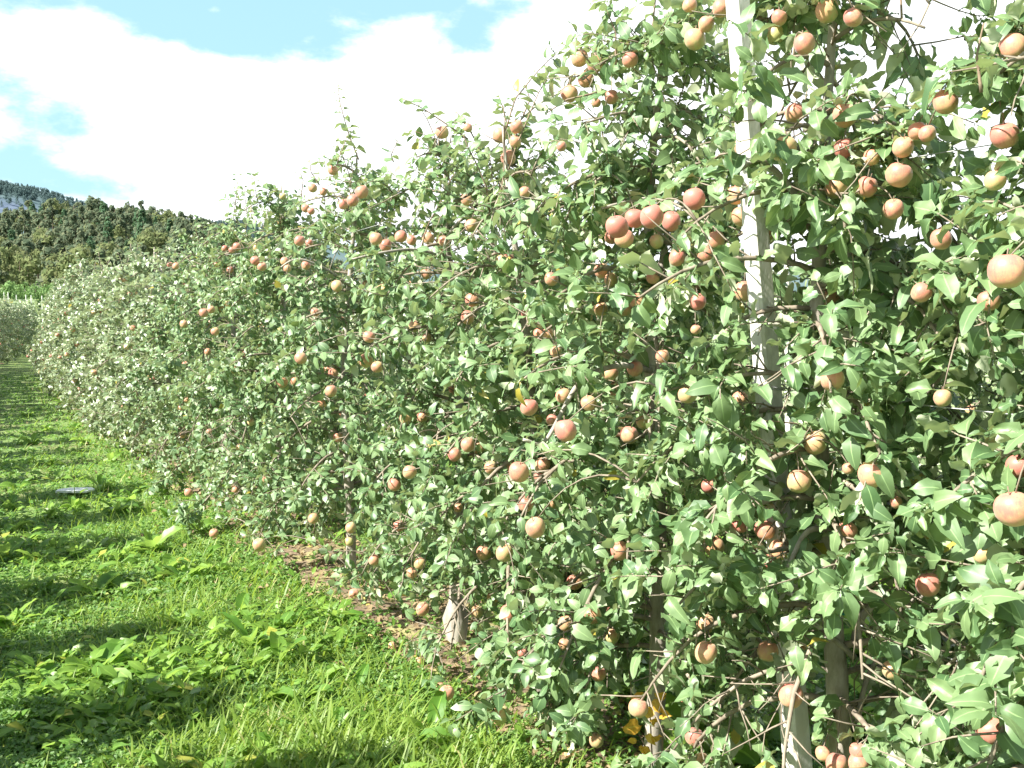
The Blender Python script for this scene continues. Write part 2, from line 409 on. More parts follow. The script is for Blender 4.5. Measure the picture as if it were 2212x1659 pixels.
# ------------------------------------------------------------------ apples measured in the photo: x, y, diameter, ripeness
A = """955 286 28 .5;1011 276 19 .5;1079 292 31 .5;1098 342 32 .6;675 406 20 .6;698 414 17 .6;611 424 15 .2;782 415 28 .6;762 433 26 .6;742 441 22 .6;660 450 18 .6;672 456 16 .6
1008 432 24 .5;1018 487 28 .5;647 520 23 .6;668 525 17 .6;812 516 28 .6;833 530 27 .55;866 511 26 .6;889 519 22 .5;925 515 27 .5;959 521 24 .5;512 533 17 .6;501 540 14 .6;486 537 14 .6
551 563 20 .6;566 576 20 .5;615 565 19 .5;621 580 17 .4;661 573 19 .6;497 583 15 .6;728 618 25 .5;921 592 24 .5;1020 648 30 .7;1010 686 30 .5;681 675 20 .5;895 705 25 .4;797 728 26 .5
650 774 26 .5;440 676 19 .6;456 669 17 .6;397 700 17 .5;465 716 18 .5;815 793 26 .4;720 806 22 .5;449 760 15 .5;380 575 15 .6;367 572 12 .6;922 730 20 .4;1252 126 36 .6;1286 139 36 .65;1266 172 34 .6
1230 203 37 .5;1361 130 33 .6;1116 274 28 .55;1113 306 26 .5;1213 316 22 .5;1321 210 30 .6;1288 222 20 .5;1133 416 26 .4;1558 18 38 .6;1526 52 34 .5;1501 85 44 .3;1490 12 30 .5;1683 38 32 .6;1843 38 38 .6
1738 95 44 .55;1616 272 46 .55;1607 318 40 .35;1717 245 42 .5;1825 250 50 .35;1823 321 42 1.2;1883 340 34 .4;1951 318 45 .4;1981 283 38 .6;2003 289 36 .6;2043 220 50 .5;2188 102 55 .5;2170 293 58 .6
1806 405 48 .55;1873 404 44 .55;1942 378 54 .6;1930 452 44 .45;2033 517 45 .4;1591 421 42 .3;1603 468 44 .3;1500 430 46 .95;1333 490 47 .9;1371 472 42 .9;1408 468 50 .85;1450 478 41 .9;1322 512 32 .5
1348 515 42 .45;1418 522 30 .2;1463 557 36 .6;1191 603 30 .5;1300 585 34 .4;1320 605 30 .2;1377 651 35 .45;1410 600 28 .6;1508 652 35 .8;1608 630 44 .5;1545 520 42 .35;1523 550 36 .4;1298 668 32 .2
1991 632 44 .5;2175 586 76 .45;2136 650 46 .4;1164 721 24 .4;1184 720 24 .4;1201 760 26 .4;1318 806 34 .5;1503 712 22 .4;1431 770 30 .3;2150 390 46 .2;715 845 26 .5;912 901 24 .5;1011 961 32 .5;982 982 30 .55
885 1020 31 .4;852 1047 29 .6;730 945 22 .5;677 1120 23 .45;862 1136 24 .5;754 1170 20 .2;758 1140 24 .2;907 1217 27 .2;890 1238 24 .2;913 1316 30 .5;882 1362 26 .6;1030 1322 28 .2;1045 1195 32 .3;1090 1195 38 .2
988 1465 24 .5;965 1497 34 .5;560 1177 28 .2;462 1152 20 .4;407 1064 18 .5;508 1058 14 .6;395 940 13 .5;452 932 12 .5;990 1097 20 .4;1060 1010 28 .4;1217 855 34 .45;1272 871 34 .4;1143 880 38 .65
1193 908 26 .6;1222 930 48 .8;1121 1020 44 .6;1172 1005 34 .3;1167 1029 28 .8;1135 1088 36 .6;1157 1140 44 .4;1359 940 40 .5;1485 852 42 .3;1598 862 34 .5;1761 957 50 .3;1726 1040 52 .4;1531 1050 32 .6
1832 1012 26 .5;1652 1145 44 .55;1598 1135 34 .5;1685 1188 48 .3;1542 1180 46 .35;1830 1147 44 .45;1338 1190 42 .55;1241 1258 34 .4;1222 1346 34 .4;1322 1374 32 .2;1524 1348 42 .2;1525 1410 49 .4;1293 1456 32 .55
1288 1600 32 .1;1500 1592 42 .6;1516 1642 34 .1;2005 1263 54 .7;1926 1448 40 .1;2122 1198 40 .1;2190 1100 78 .55;2200 1007 52 .8;2140 1578 62 .6;1778 1628 34 .3;1807 1650 48 .5;1855 1648 46 .5;1853 1622 36 .5
2036 860 38 .5;1128 1410 20 .5;1218 1392 26 .2;1936 1085 26 .6"""
APP = []
for row in A.replace('\n', ';').split(';'):
    x, y, d, rp = map(float, row.split())
    r = (x-1106)/FPX; f0 = 2.60/(r+.548); f = .067*FPX/d
    k = .75/math.sqrt(1+r*r)/math.sin(math.atan(.548)+math.atan(r))*.9
    f = min(max(f, f0-k*1.15), f0-.20)
    pos = at(x, y, f)
    APP.append((pos, d*f/FPX/2*1.0, rp, x, y, d/2))

# things leaves should not quite cover: (x0,y0,x1,y1,halfwidth,chance to drop)
CLEAR = [(1604,70,1622,150,16,.4), (1628,470,1655,790,46,.93), (1655,800,1672,960,34,.75), (1680,1050,1692,1150,26,.7), (1706,1500,1718,1659,48,.985),
         (1846,1330,1842,1659,40,.97), (1830,740,1832,900,20,.8), (1412,1250,1418,1600,28,.95), (1405,710,1410,830,18,.8), (1440,505,1420,640,20,.85), (1432,1075,1434,1200,16,.8),
         (980,1290,980,1420,36,.98), (1370,1510,1435,1510,34,.95), (1380,1600,1430,1600,34,.95), (1750,722,1830,724,16,.7), (1640,340,1730,405,14,.7), (1700,725,1712,920,20,.6), (1740,1145,1825,1150,14,.7), (1106,600,1150,780,16,.7), (1880,1480,2120,1650,60,.65), (1310,1480,1700,1640,50,.55), (1760,860,1800,1000,40,.5), (1720,560,1800,700,60,.6)]
GAPS = [(1255,265,34),(1160,340,40),(1540,330,42),(1690,215,46),(1640,150,26),(1470,270,34),(1560,360,26),(1730,330,40),(1660,240,40),(1720,440,28),(1395,330,24),(1320,300,26),(2050,110,50),(1190,230,34),(1330,420,22),(1240,470,24),(1060,400,22),(930,430,30),(1770,150,24),(1425,160,24),(1700,90,22)]
def keep_mask(W, g):
    px, py, dp = proj(W); keep = np.ones(len(W), bool); u = g.random(len(W))
    for pos, rad, rp, x, y, hr in APP:
        pd = proj(pos)[2][0]
        keep &= ~(((px-x)**2+(py-y)**2 < (hr*.95+12)**2) & (dp < pd+.03))
        rel = W-pos; al = rel@SUN; d2 = (rel**2).sum(1)-al*al
        keep &= ~((al > 0) & (al < 1.0) & (d2 < (rad+.012)**2) & (u < .85))      # sunny side of the fruit is free of leaves
    for px_, py_ in [(1628+i*2.4, 450+i*30) for i in range(13)]+[(1712, 1520+i*40) for i in range(4)]:   # light reaches the post
        rel = W-at(px_, py_, 3.10); al = rel@SUN; d2 = (rel**2).sum(1)-al*al
        keep &= ~((al > 0) & (al < 1.2) & (d2 < .05**2) & (u < .72))
    for x0, y0, x1, y1, hw, ch in CLEAR:
        vx, vy = x1-x0, y1-y0; t = np.clip(((px-x0)*vx+(py-y0)*vy)/(vx*vx+vy*vy), 0, 1)
        keep &= ~(((px-x0-t*vx)**2+(py-y0-t*vy)**2 < hw*hw) & (u < ch))
    for x, y, r in GAPS:
        keep &= ~(((px-x)**2+(py-y)**2 < r*r) & (u < .40))
    for x, y, r in ((2000, 15, 85), (1965, 70, 40)):
        keep &= ~(((px-x)**2+(py-y)**2 < r*r) & (u < .92))
    return keep & (dp > .75)

HERO = [  # forward distance, height, lean x,y , spread, seed, label
 (1.45, 2.8, (0, 0), .85, 11, 'apple tree at the near right end of the row, mostly outside the picture'),
 (2.18, 2.75, (-.02, 0), .95, 12, 'apple tree at the right edge with the largest leaves and apples'),
 (2.94, 3.0, (-.035, .02), .95, 13, 'tall apple tree right behind the white concrete post with a forked pale trunk'),
 (3.77, 3.0, (.004, 0), .98, 14, 'tall apple tree left of the white concrete post carrying a line of red apples'),
 (5.29, 2.72, (.0, .02), 1.0, 15, 'apple tree whose trunk has a swollen graft knob just above bare soil'),
 (6.73, 2.80, (.01, 0), 1.0, 16, 'apple tree with one long upright shoot rising against the white cloud'),
 (8.10, 2.72, (0, 0), 1.12, 17, 'apple tree with a low crown behind the one with the long upright shoot'),
 (9.45, 2.62, (.015, 0), 1.12, 18, 'apple tree with a short leafy shoot beside the wooded hill'),
 (10.75, 2.52, (0, 0), 1.12, 19, 'apple tree just left of the short leafy shoot, small apples near its top'),
 (4.50, 2.62, (-.05, 0), .95, 20, 'apple tree with a left-leaning trunk between the red apple line and the graft knob tree'),
]
EXTRA = {  # explicit limbs: tree index -> list of [(x,y,forward offset from trunk)...], radius
 2: [([(1846,1400,0), (1862,1330,.02), (1905,1305,.0), (1990,1290,-.12), (2060,1180,-.25)], .016),
     ([(1838,1190,0), (1820,1155,-.02), (1775,1142,-.05), (1738,1155,-.08), (1700,1230,-.12)], .013),
     ([(1832,724,0), (1780,722,.0), (1745,728,.02), (1700,705,.0), (1660,700,-.03)], .012),
     ([(1835,560,0), (1745,450,.0), (1690,385,-.02), (1640,345,-.06), (1590,372,-.1)], .014),
     ([(1785,330,0), (1740,322,-.03), (1650,318,-.1), (1630,318,-.12)], .009),
     ([(1850,1560,0), (1880,1450,.02), (1935,1380,.0)], .010),
     ([(1845,1420,0), (1790,1370,-.05), (1730,1330,-.1)], .010),
     ([(1842,1000,0), (1880,950,-.1), (2000,850,-.25), (2060,780,-.35)], .010)],
 3: [([(1425,600,0), (1440,505,.0), (1452,440,.02)], .014),
     ([(1418,580,0), (1385,560,-.05), (1355,530,-.12), (1340,500,-.2)], .012),
     ([(1450,440,0), (1400,430,-.1), (1340,440,-.2), (1300,450,-.25)], .010),
     ([(1405,800,0), (1330,790,-.1), (1250,830,-.25), (1180,950,-.35), (1130,950,-.4)], .012),
     ([(1412,1340,0), (1370,1330,-.08), (1320,1350,-.14), (1295,1365,-.18), (1292,1420,-.2)], .010),
     ([(1405,900,0), (1330,880,-.1), (1280,1000,-.15)], .006),
     ([(1440,1180,0), (1560,1100,-.1), (1620,1060,-.2)], .009)],
 4: [([(985,760,0), (1060,600,.0), (1110,520,.05)], .012), ([(1000,1000,0), (1050,880,-.2), (1110,875,-.28), (1160,900,-.35)], .013),
     ([(985,560,0), (900,540,-.2), (830,545,-.35), (760,560,-.4)], .010), ([(985,620,0), (960,530,-.1), (1010,460,-.2), (1060,430,-.25)], .010),
     ([(985,420,0),(1060,330,0),(1150,235,0),(1230,190,0)],.008)],
 5: [([(760,620,0), (700,580,-.2), (640,560,-.3), (590,590,-.3)], .011)],
 7: [([(520,680,0), (470,690,-.2), (440,720,-.3)], .011)],
}
SHOOTS = {  # tall bare shoots against the sky: tree index -> [(points, ...)]
 5: [[(775,345), (757,300), (745,262), (735,225), (729,182)], [(850,350),(845,335),(860,300)], [(690,400),(672,372),(668,345)]],
 4: [[(985,420), (968,380), (945,345), (930,310)], [(1010,300), (960,265), (915,235), (872,214)], [(1040,330),(1020,290),(1000,262),(985,240)], [(1100,290),(1090,245),(1078,208)],[(1130,250),(1145,215),(1135,185)]],
 7: [[(528,520), (534,470), (530,430), (528,404)], [(560,520),(575,470),(580,445)]],
 3: [[(1300,170),(1255,110),(1215,95)],[(1330,140),(1330,70),(1310,20)],[(1290,200),(1225,215),(1180,245)]],
 6: [[(640,480),(625,440),(600,430)],[(650,430),(655,390),(648,372)]],
 1: [[(2120,200),(2110,120),(2125,50)]],
}
MR = 'apple trees standing in the long row'
def trunk_obj(tr, parent, r0, off=(0,0,0), knob=False, k=9, name='trunk', h0=-.12):
    n = len(tr); t = np.linspace(0, 1, n); rad = r0*(.13+.87*(1-t)**.75)
    b = MB()
    pts = np.vstack([tr[0]+np.array([0, 0, h0]), tr]); rad = np.concatenate([[r0*1.25], rad]); rad[1] *= 1.08
    # resample for bark
    m = 34; s = np.linspace(0, len(pts)-1, m); i = np.minimum(s.astype(int), len(pts)-2); f = (s-i)[:, None]
    P = pts[i]*(1-f)+pts[i+1]*f; R = rad[i]*(1-f[:, 0])+rad[i+1]*f[:, 0]
    if knob: R = R*(1+1.0*np.exp(-((P[:, 2]-tr[0][2]-.13)/.07)**2)+.45*np.exp(-((P[:, 2]-tr[0][2]-.0)/.09)**2))
    b.tube(P, R, k, bump=.05)
    return b.build(name, M['bark'], parent)

ti = 0
hero_roots = []; HB = []; HF = np.array([h[0] for h in HERO]); HF[0] = -9
for idx, (f, H, lean, spread, seed, label) in enumerate(HERO):
    x = float(rowx(f)); base = np.array([x, f, float(gz(x, f))])
    root = empty('apple_tree', base, label, 'apple tree', MR)
    hero_roots.append((root, base))
    T = grow_tree(seed, H, lean, spread, low={1: .45, 2: .62, 3: .50, 4: .50, 5: .46, 9: .48}.get(idx, .34), nb=(54 if idx in (1, 2, 3, 9) else 42), dens=(1.35 if idx < 4 else 1.4) if idx != 0 else .7, leaf={0: .066, 1: .064, 2: .062, 3: .056, 9: .053}.get(idx, .051), shoots=4, topd=.95)
    g = np.random.default_rng(seed)
    extra_sh = []
    rr = random.Random(seed)
    P = list(T['P']); D = list(T['D']); Nn = list(T['N']); S = list(T['S'])
    # explicit limbs, with leaves on them
    for pts, r in EXTRA.get(idx, []):
        W = np.array([at(px, py, f+o) for px, py, o in pts])-base
        m = len(W)*4; s = np.linspace(0, len(W)-1, m); i = np.minimum(s.astype(int), len(W)-2); ff = s-i
        # catmull-rom smoothing
        Wp = np.vstack([2*W[0]-W[1], W, 2*W[-1]-W[-2]])
        p0, p1, p2, p3 = Wp[i], Wp[i+1], Wp[i+2], Wp[i+3]; ff = ff[:, None]
        C = .5*((2*p1)+(-p0+p2)*ff+(2*p0-5*p1+4*p2-p3)*ff**2+(-p0+3*p1-3*p2+p3)*ff**3)
        b = MB(); b.tube(C, np.linspace(r, r*.45, m), 7, bump=.05); b.build('branch', M['bark'], root)
        for q in range(5, m, 2):
            for _ in range(4):
                a = rr.uniform(0, 6.28); d = np.array([math.cos(a), math.sin(a), rr.uniform(-.6, .5)])
                P.append(C[q]+norm(d)*.02); D.append(d); Nn.append(np.array([0, 0, .8])+.5*SUN+np.array([rr.gauss(0, .45) for _ in range(3)])); S.append(.068*rr.uniform(.6, 1.15))
    nshoot = len(P)
    for pts in SHOOTS.get(idx, []):
        W = np.array([at(px, py, f-.05) for px, py in pts])-base
        m = len(W)*3; s = np.linspace(0, len(W)-1, m); C = np.stack([np.interp(s, range(len(W)), W[:, k]) for k in range(3)], 1)
        extra_sh.append((C, np.linspace(.0045, .0018, m)))
        L = np.linalg.norm(np.diff(C, axis=0), axis=1).sum(); n = int(L/.026); a = 0
        for q in range(n):
            t = (q+.5)/n*(m-1); j = min(int(t), m-2); pp = C[j]*(1-(t-j))+C[j+1]*(t-j); ax = norm(C[j+1]-C[j]); a += 2.4
            d = np.array([math.cos(a), math.sin(a), -.1])+ax*.5
            P.append(pp+norm(d)*.012); D.append(d); Nn.append(ax+.4*np.array([math.cos(a), math.sin(a), 0])+np.array([rr.gauss(0, .2) for _ in range(3)])); S.append(.078*rr.uniform(.7, 1.1)*(1-.45*t/m))
    trunk_obj(T['trunk'], root, .036 if idx not in (2, 3) else .039, knob=(idx == 4))
    bmb = []
    for pts, r in T['branches']:
        b = MB(); b.tube(pts, r, 6, bump=.05); bmb.append((pts, b))
    for pts, r, ow in T['twigs']:
        if ow >= 0: bmb[ow][1].tube(pts, r, 4)
        else: b = MB(); b.tube(pts, r, 4); b.build('shoot', M['twig'], root)
    for pts, r in extra_sh: b = MB(); b.tube(pts, r, 4); b.build('shoot', M['twig'], root)
    HB.append((root, base, bmb, T['trunk']))
    if idx in (2, 3):
        z = 1.0 if idx == 3 else .95; c = T['trunk'][0]+np.array([lean[0]*z, lean[1]*z, z]); b = MB()
        th = np.linspace(0, 2*math.pi, 14); b.tube(np.stack([c[0]+.044*np.cos(th), c[1]+.044*np.sin(th), c[2]+.006*np.sin(th*2)], 1), .004, 5); b.build('tie', M['tie'], root)
    nshoot2 = len(P)
    # measured apples of this tree, each on a leafy spur off the nearest branch
    allp = np.vstack([p for p, _ in bmb]); which = np.concatenate([np.full(len(p), i) for i, (p, _) in enumerate(bmb)])
    for pos, rad, rp, x_, y_, hr in APP:
        k = int(np.argmin(np.abs(HF-pos[1])))
        if k != idx: continue
        lp = pos-base; o_ = put_apple(root, lp, rad, rp)
        top = lp+np.array([0, 0, rad*.72])
        dd = np.linalg.norm(allp-top, axis=1)+.5*np.clip(allp[:, 2]*0+top[2]-allp[:, 2], 0, 1); q = int(np.argmin(dd)); a0 = allp[q]
        mid = (a0+top)/2+np.array([rr.gauss(0, .02), .03, .06+.2*dd[q]]); tt = np.linspace(0, 1, 7)[:, None]
        C = (1-tt)**2*a0+2*tt*(1-tt)*mid+tt**2*top; bmb[which[q]][1].tube(C, np.linspace(.0042, .0016, 7), 4)
        for q in range(1, 7):
            for _ in range(3 if dd.min() < .3 else 2):
                a_ = rr.uniform(0, 6.28); d = np.array([math.cos(a_), math.sin(a_), rr.uniform(-.3, .6)])
                P.append(C[q]+norm(d)*.015+np.array([0, .02, 0])); D.append(d); Nn.append(np.array([0, 0, .7])+.5*SUN+np.array([rr.gauss(0, .4) for _ in range(3)])); S.append(.066*rr.uniform(.6, 1.1))
    for _, b in bmb: b.build('branch', M['limb'], root)
    P = np.array(P); D = np.array(D); Nn = np.array(Nn); S = np.array(S)
    keep = keep_mask(P+base+norm(D)*S[:, None]*.5, g)
    # natural clumping: drop leaves in low-frequency hollows
    q = P+base
    hol = np.sin(q[:, 0]*6.1+1.3*np.sin(q[:, 2]*4.7))+np.sin(q[:, 1]*5.3+q[:, 2]*3.1)+np.sin(q[:, 2]*7.9-q[:, 0]*2.2)
    keep &= ~((hol < -1.35) & (g.random(len(P)) < .75))
    keep[nshoot:nshoot2] = True
    P, D, Nn, S = P[keep], D[keep], Nn[keep], S[keep]
    leaves_mesh('crown', P, D, Nn, S, T0 if idx < 3 else (TM if idx < 5 or idx == 9 else T1), M['leaf'], seed, root)
    # inner apples half hidden in the leaves
    sp = T['spots']; rr.shuffle(sp)
    for s in sp[:20]:
        if s[2] > .3: put_apple(root, s, rr.uniform(.028, .036), rr.uniform(.15, .6))

# ------------------------------------------------------------------ repeated trees further along and in the rows beside
def proto(seed, H, level, spread=1.0, nb=30, dens=1.1, leaf=.064):
    T = grow_tree(seed, H, (random.uniform(-.02, .02), random.uniform(-.02, .02)), spread, low=.4, nb=nb, dens=dens, leaf=leaf, shoots=4, topd=.85)
    V, F, C = leaves_mesh('crown', T['P'], T['D'], T['N'], T['S'], T1 if level == 1 else T2, None, seed, only_data=True)
    crown = mesh('crown', V, F, M['leaf_far'], C)
    tb = MB()
    for pts, r in T['branches']: tb.tube(pts[::2], r[::2], 4)
    if level == 1:
        for pts, r, _ in T['twigs']: tb.tube(pts[::2] if len(pts) > 3 else pts, r[0], 3)
    limbs = mesh('limbs', np.vstack(tb.V), np.vstack(tb.F4), M['limb'], np.vstack(tb.C))
    b = MB(); tr = T['trunk']; b.tube(np.vstack([tr[0]-[0, 0, .3], tr]), np.linspace(.042, .01, len(tr)+1), 6); trunk = mesh('trunk', np.vstack(b.V), np.vstack(b.F4), M['bark'], np.vstack(b.C))
    sp = [s for s in T['spots'] if s[2] > .35]; random.Random(seed).shuffle(sp)
    # push fruit outwards so it shows
    sp = [s*np.array([1.08, 1.08, 1]) for s in sp]
    # one fruit mesh for the far copies
    ab = MB(); me = APPLE_LO[0]; av = np.zeros(len(me.vertices)*3); me.vertices.foreach_get('co', av); av = av.reshape(-1, 3)
    af = np.zeros(len(me.loops), int); me.loops.foreach_get('vertex_index', af); af = af.reshape(-1, 4)
    for s in sp[:34]: ab.add(av*.036+s, af, (.8, 0, 0))
    fruit = mesh('apples', np.vstack(ab.V), np.vstack(ab.F4), M['apple'], np.vstack(ab.C)+np.array([0, 0, 0]))
    return dict(crown=crown, limbs=limbs, trunk=trunk, spots=sp, fruit=fruit)
MID = [proto(100+i, 2.45+.1*(i % 3), 1) for i in range(5)]
FAR = [proto(200+i, 2.5, 2, dens=.55, leaf=.105) for i in range(4)]
def tree_copy(pr, x, y, label, group, fruit, sc=1.0, wide=1.0, napp=26):
    z = float(gz(x, y))
    root = empty('apple_tree', (x, y, z), label, 'apple tree', group)
    root.rotation_euler = (0, 0, random.uniform(0, 6.28)); root.scale = (sc*wide, sc*wide, sc)
    for part in ('trunk', 'limbs', 'crown'): link(part, pr[part], root)
    if fruit == 'each':
        for s in pr['spots'][:napp]: put_apple(root, s, random.uniform(.032, .039), random.uniform(.3, .75), hi=False)
    elif fruit == 'mass':
        o = link('apples', pr['fruit'], root); o['kind'] = 'stuff'; o.color = (1, 1, 1, .6)
    return root
y = 12.0; n = 0
while y < 95:
    pr = MID[n % 5] if y < 30 else FAR[n % 4]
    fr = 'each' if y < 24 else 'mass'
    if y < 24: lab = 'apple tree further down the long row, small but its apples still showing'
    else: lab = 'distant apple tree of the long row, merging with its neighbours towards the hill'
    gr = 'apple trees further down the long row' if y < 24 else 'distant apple trees of the long row'
    tree_copy(pr, float(rowx(y))+random.uniform(-.12, .12), y, lab, gr, fr, random.uniform(.93, 1.06), 1.14)
    y += 1.15 if y < 30 else 1.5; n += 1
# rows behind
for off, ys in ((3.75, np.arange(3.6, 26, 1.2)), (7.4, np.arange(7.0, 30, 1.4)), (11.0, np.arange(11, 34, 1.5)), (14.6, np.arange(14, 40, 1.6))):
    for k, yy in enumerate(ys):
        xx = float(rowx(yy, off))
        if xx/yy > .72: continue
        tree_copy(MID[(k*2+int(off)) % 5] if off < 9 else FAR[k % 4], xx+random.uniform(-.1, .1), yy, 'apple tree in the next row, glimpsed through gaps in the front row' if off < 5 else 'apple tree two rows back, only slivers of leaves showing through the front row',
                  'apple trees in the next row behind' if off < 5 else 'apple trees two rows back', 'each' if off < 5 and yy < 14 else 'mass', .93 if off < 5 else .9, napp=14)
# the row on the other side of the grass alley
k = 0
yy = .6
while yy < 75:
    if True:
        xx = float(rowx(yy, left_off(yy)))
        near = yy < 16
        tree_copy(MID[(k+1) % 5] if yy < 52 else FAR[k % 4], xx, yy, 'dark shaded apple tree in the row across the grass alley, at the left edge' if not near else 'apple tree across the grass alley casting its shadow on the weeds from the left',
                  'apple trees across the grass alley' if not near else 'apple trees left of the picture shading the alley', 'mass', random.uniform(.92, 1.0) if yy > 16 else random.uniform(.7, .92), 1.2 if yy > 16 else .95)
    yy += 1.0 if yy < 34 else 1.6; k += 1

# ------------------------------------------------------------------ posts and wires
def post(base, top, w, label, group=None, name='trellis_post', bands=True):
    base = np.asarray(base, float); top = np.asarray(top, float)
    root = empty(name, base, label, 'post', group)
    ax = norm(top-base); u = norm(ROWDIR-ax*(ROWDIR@ax)); v = np.cross(ax, u)
    L = np.linalg.norm(top-base); ns = 26
    # chamfered trapezoid section, slightly tapered, with a shallow groove in the alley side
    h = w/2; c = w*.12
    sec = [(-h, -h+c), (-h+c, -h), (-h*.12, -h), (0, -h+.06*w), (h*.12, -h), (h-c, -h), (h, -h+c), (h, h-c), (h-c, h), (-h+c, h), (-h, h-c)]
    V = []; k = len(sec)
    for i in range(ns):
        t = i/(ns-1); s = 1-.34*t
        for a, b_ in sec:
            V.append(base*0+ax*L*t+u*a*s*(1+random.uniform(-.012, .012))+v*b_*s*(1+random.uniform(-.012, .012)))
    V.append(ax*L)
    F = [(i*k+j, i*k+(j+1) % k, (i+1)*k+(j+1) % k, (i+1)*k+j) for i in range(ns-1) for j in range(k)]
    e = (ns-1)*k
    F += [(e+j, e+(j+1) % k, e+(j+2) % k, len(V)-1) for j in range(0, k, 2)]
    b = MB(); b.add(np.array(V), np.array(F)); b.build('shaft', M['concrete'], root, smooth=False)
    return root, ax
pb = at(1722, 1640, 3.13); pt = at(1598, 60, 3.05)
axp = (pt-pb)/(pt[2]-pb[2]); pbase = pb-axp*(pb[2]+.25); ptop = pb+axp*(3.15-pb[2])
proot, ax = post(pbase, ptop, .078, 'white concrete trellis post leaning slightly left between the two nearest trees', name='concrete_post')
for z in (1.58, .95, 2.25):   # wire ties round the post
    c = axp*(z+.25); b = MB(); u = norm(ROWDIR); v = ROWN; h = .041*(1-.04*z)
    for q in range(2):
        loop = [c+u*a*h+v*b_*h+np.array([0, 0, .006*q+.004*(a-b_)]) for a, b_ in ((-1, -1), (1, -1), (1, 1), (-1, 1), (-1, -1))]
        b.tube(loop, .0016, 4)
    b.build('tie_wire', M['wire'], proot)
for yy in (20.5, 28.5, 36.5):
    x = float(rowx(yy)); z = float(gz(x, yy)); post((x, yy, z-.2), (x-.05, yy, z+2.35), .075, 'pale trellis post standing inside the leaves further down the row', 'trellis posts down the long row')
for x_, yo, hh, lab in ((1703, 3.75, 2.35, 'slim white trellis post of the next row, seen just right of the big concrete post'), ):
    r = (x_-1106)/FPX; f = (2.60+yo)/(r+.548); p = at(x_, 800, f); z = float(gz(p[0], f)); post((p[0]+.05, f, z-.2), (p[0]-.03, f, z+hh), .06, lab)
for z, lab in ((.95, 'lowest thin steel trellis wire running through the row'), (1.60, 'middle thin steel trellis wire crossing the concrete post'), (2.25, 'topmost thin steel trellis wire of the row')):
    ys = np.concatenate([np.arange(.4, 12, .4), np.arange(12, 40, 1.5)]); b = MB()
    ys_ = ys; sag = .012*np.sin(ys_*1.3)
    pts = np.stack([rowx(ys_)-.045+.02*np.sin(ys_*2.1), ys_, z+gz(rowx(ys_), ys_)+sag], 1)
    b.tube(pts, .0016, 4); o = b.build('trellis_wire', M['wire']); tag(o, lab, 'wire', 'trellis wires of the long row')

# ------------------------------------------------------------------ ground
def grid(xs, ys, zf):
    X, Y = np.meshgrid(xs, ys); Z = zf(X, Y)
    V = np.stack([X, Y, Z], -1).reshape(-1, 3); nx = len(xs); ny = len(ys)
    i = np.arange(ny-1)[:, None]*nx; j = np.arange(nx-1)[None, :]
    return V, np.stack([i+j, i+j+1, i+nx+j+1, i+nx+j], -1).reshape(-1, 4)
xs = np.concatenate([[-4000, -1500, -500, -200, -100], np.arange(-60, -20, 2.0), np.arange(-20, 10, .3), np.arange(10, 40, 2), [60, 120, 400, 1500, 4000]])
ys = np.concatenate([[-3000, -800, -200, -50, -20], np.arange(-10, 20, .3), np.arange(20, 80, 1.5), [90, 120, 200, 400, 900, 2000, 5000]])
V, F = grid(xs, ys, gz); o = link('ground', mesh('ground', V, F, M['ground'])); tag(o, kind='structure')
# herbicide strips of bare soil under each row
def strip(off, y0, y1, w):
    ys = np.arange(y0, y1, .2); k = 9; V = []
    for i, y_ in enumerate(ys):
        o_ = off(y_) if callable(off) else off
        c = float(rowx(y_, o_)); wl = w*(1+.25*math.sin(y_*2.7)+.15*math.sin(y_*7.1)); wr = w*(1+.2*math.sin(y_*3.1+1))
        for j in range(k):
            t = -1+2*j/(k-1); x = c+(t*wl if t < 0 else t*wr)
            edge = 1-abs(t)**4
            V.append((x, y_, float(gz(x, y_))+.006+.022*edge*(.5+.5*math.sin(x*9+y_*7))*.8))
    F = [(i*k+j, i*k+j+1, (i+1)*k+j+1, (i+1)*k+j) for i in range(len(ys)-1) for j in range(k-1)]
    o = link('soil_strip', mesh('soil_strip', np.array(V), np.array(F), M['soil'])); tag(o, kind='structure')
strip(0.0, -1, 40, .47); strip(3.75, 0, 26, .42); strip(left_off, -1, 40, .42)

def sample_ground(n, g, y0, y1, r0=-.60, r1=.62, p=1.6):
    """points roughly even in the picture: density falls with distance"""
    u = g.random(n); a = 1-p
    yy = (y0**a+u*(y1**a-y0**a))**(1/a)
    rr = g.uniform(r0, r1, n)
    return rr*yy, yy
g = np.random.default_rng(5)
def strip_dist(x, y): return np.minimum(np.abs(x-rowx(y)), np.minimum(np.abs(x-rowx(y, 3.75))*1.2, np.abs(x-rowx(y)-left_off(y))*1.2))
def pn(x, y, s, ph=0): return .5+.25*(np.sin(x*s+ph+1.7*np.sin(y*s*.6))+np.sin(y*s*1.13+ph*2+1.3*np.sin(x*s*.8)))
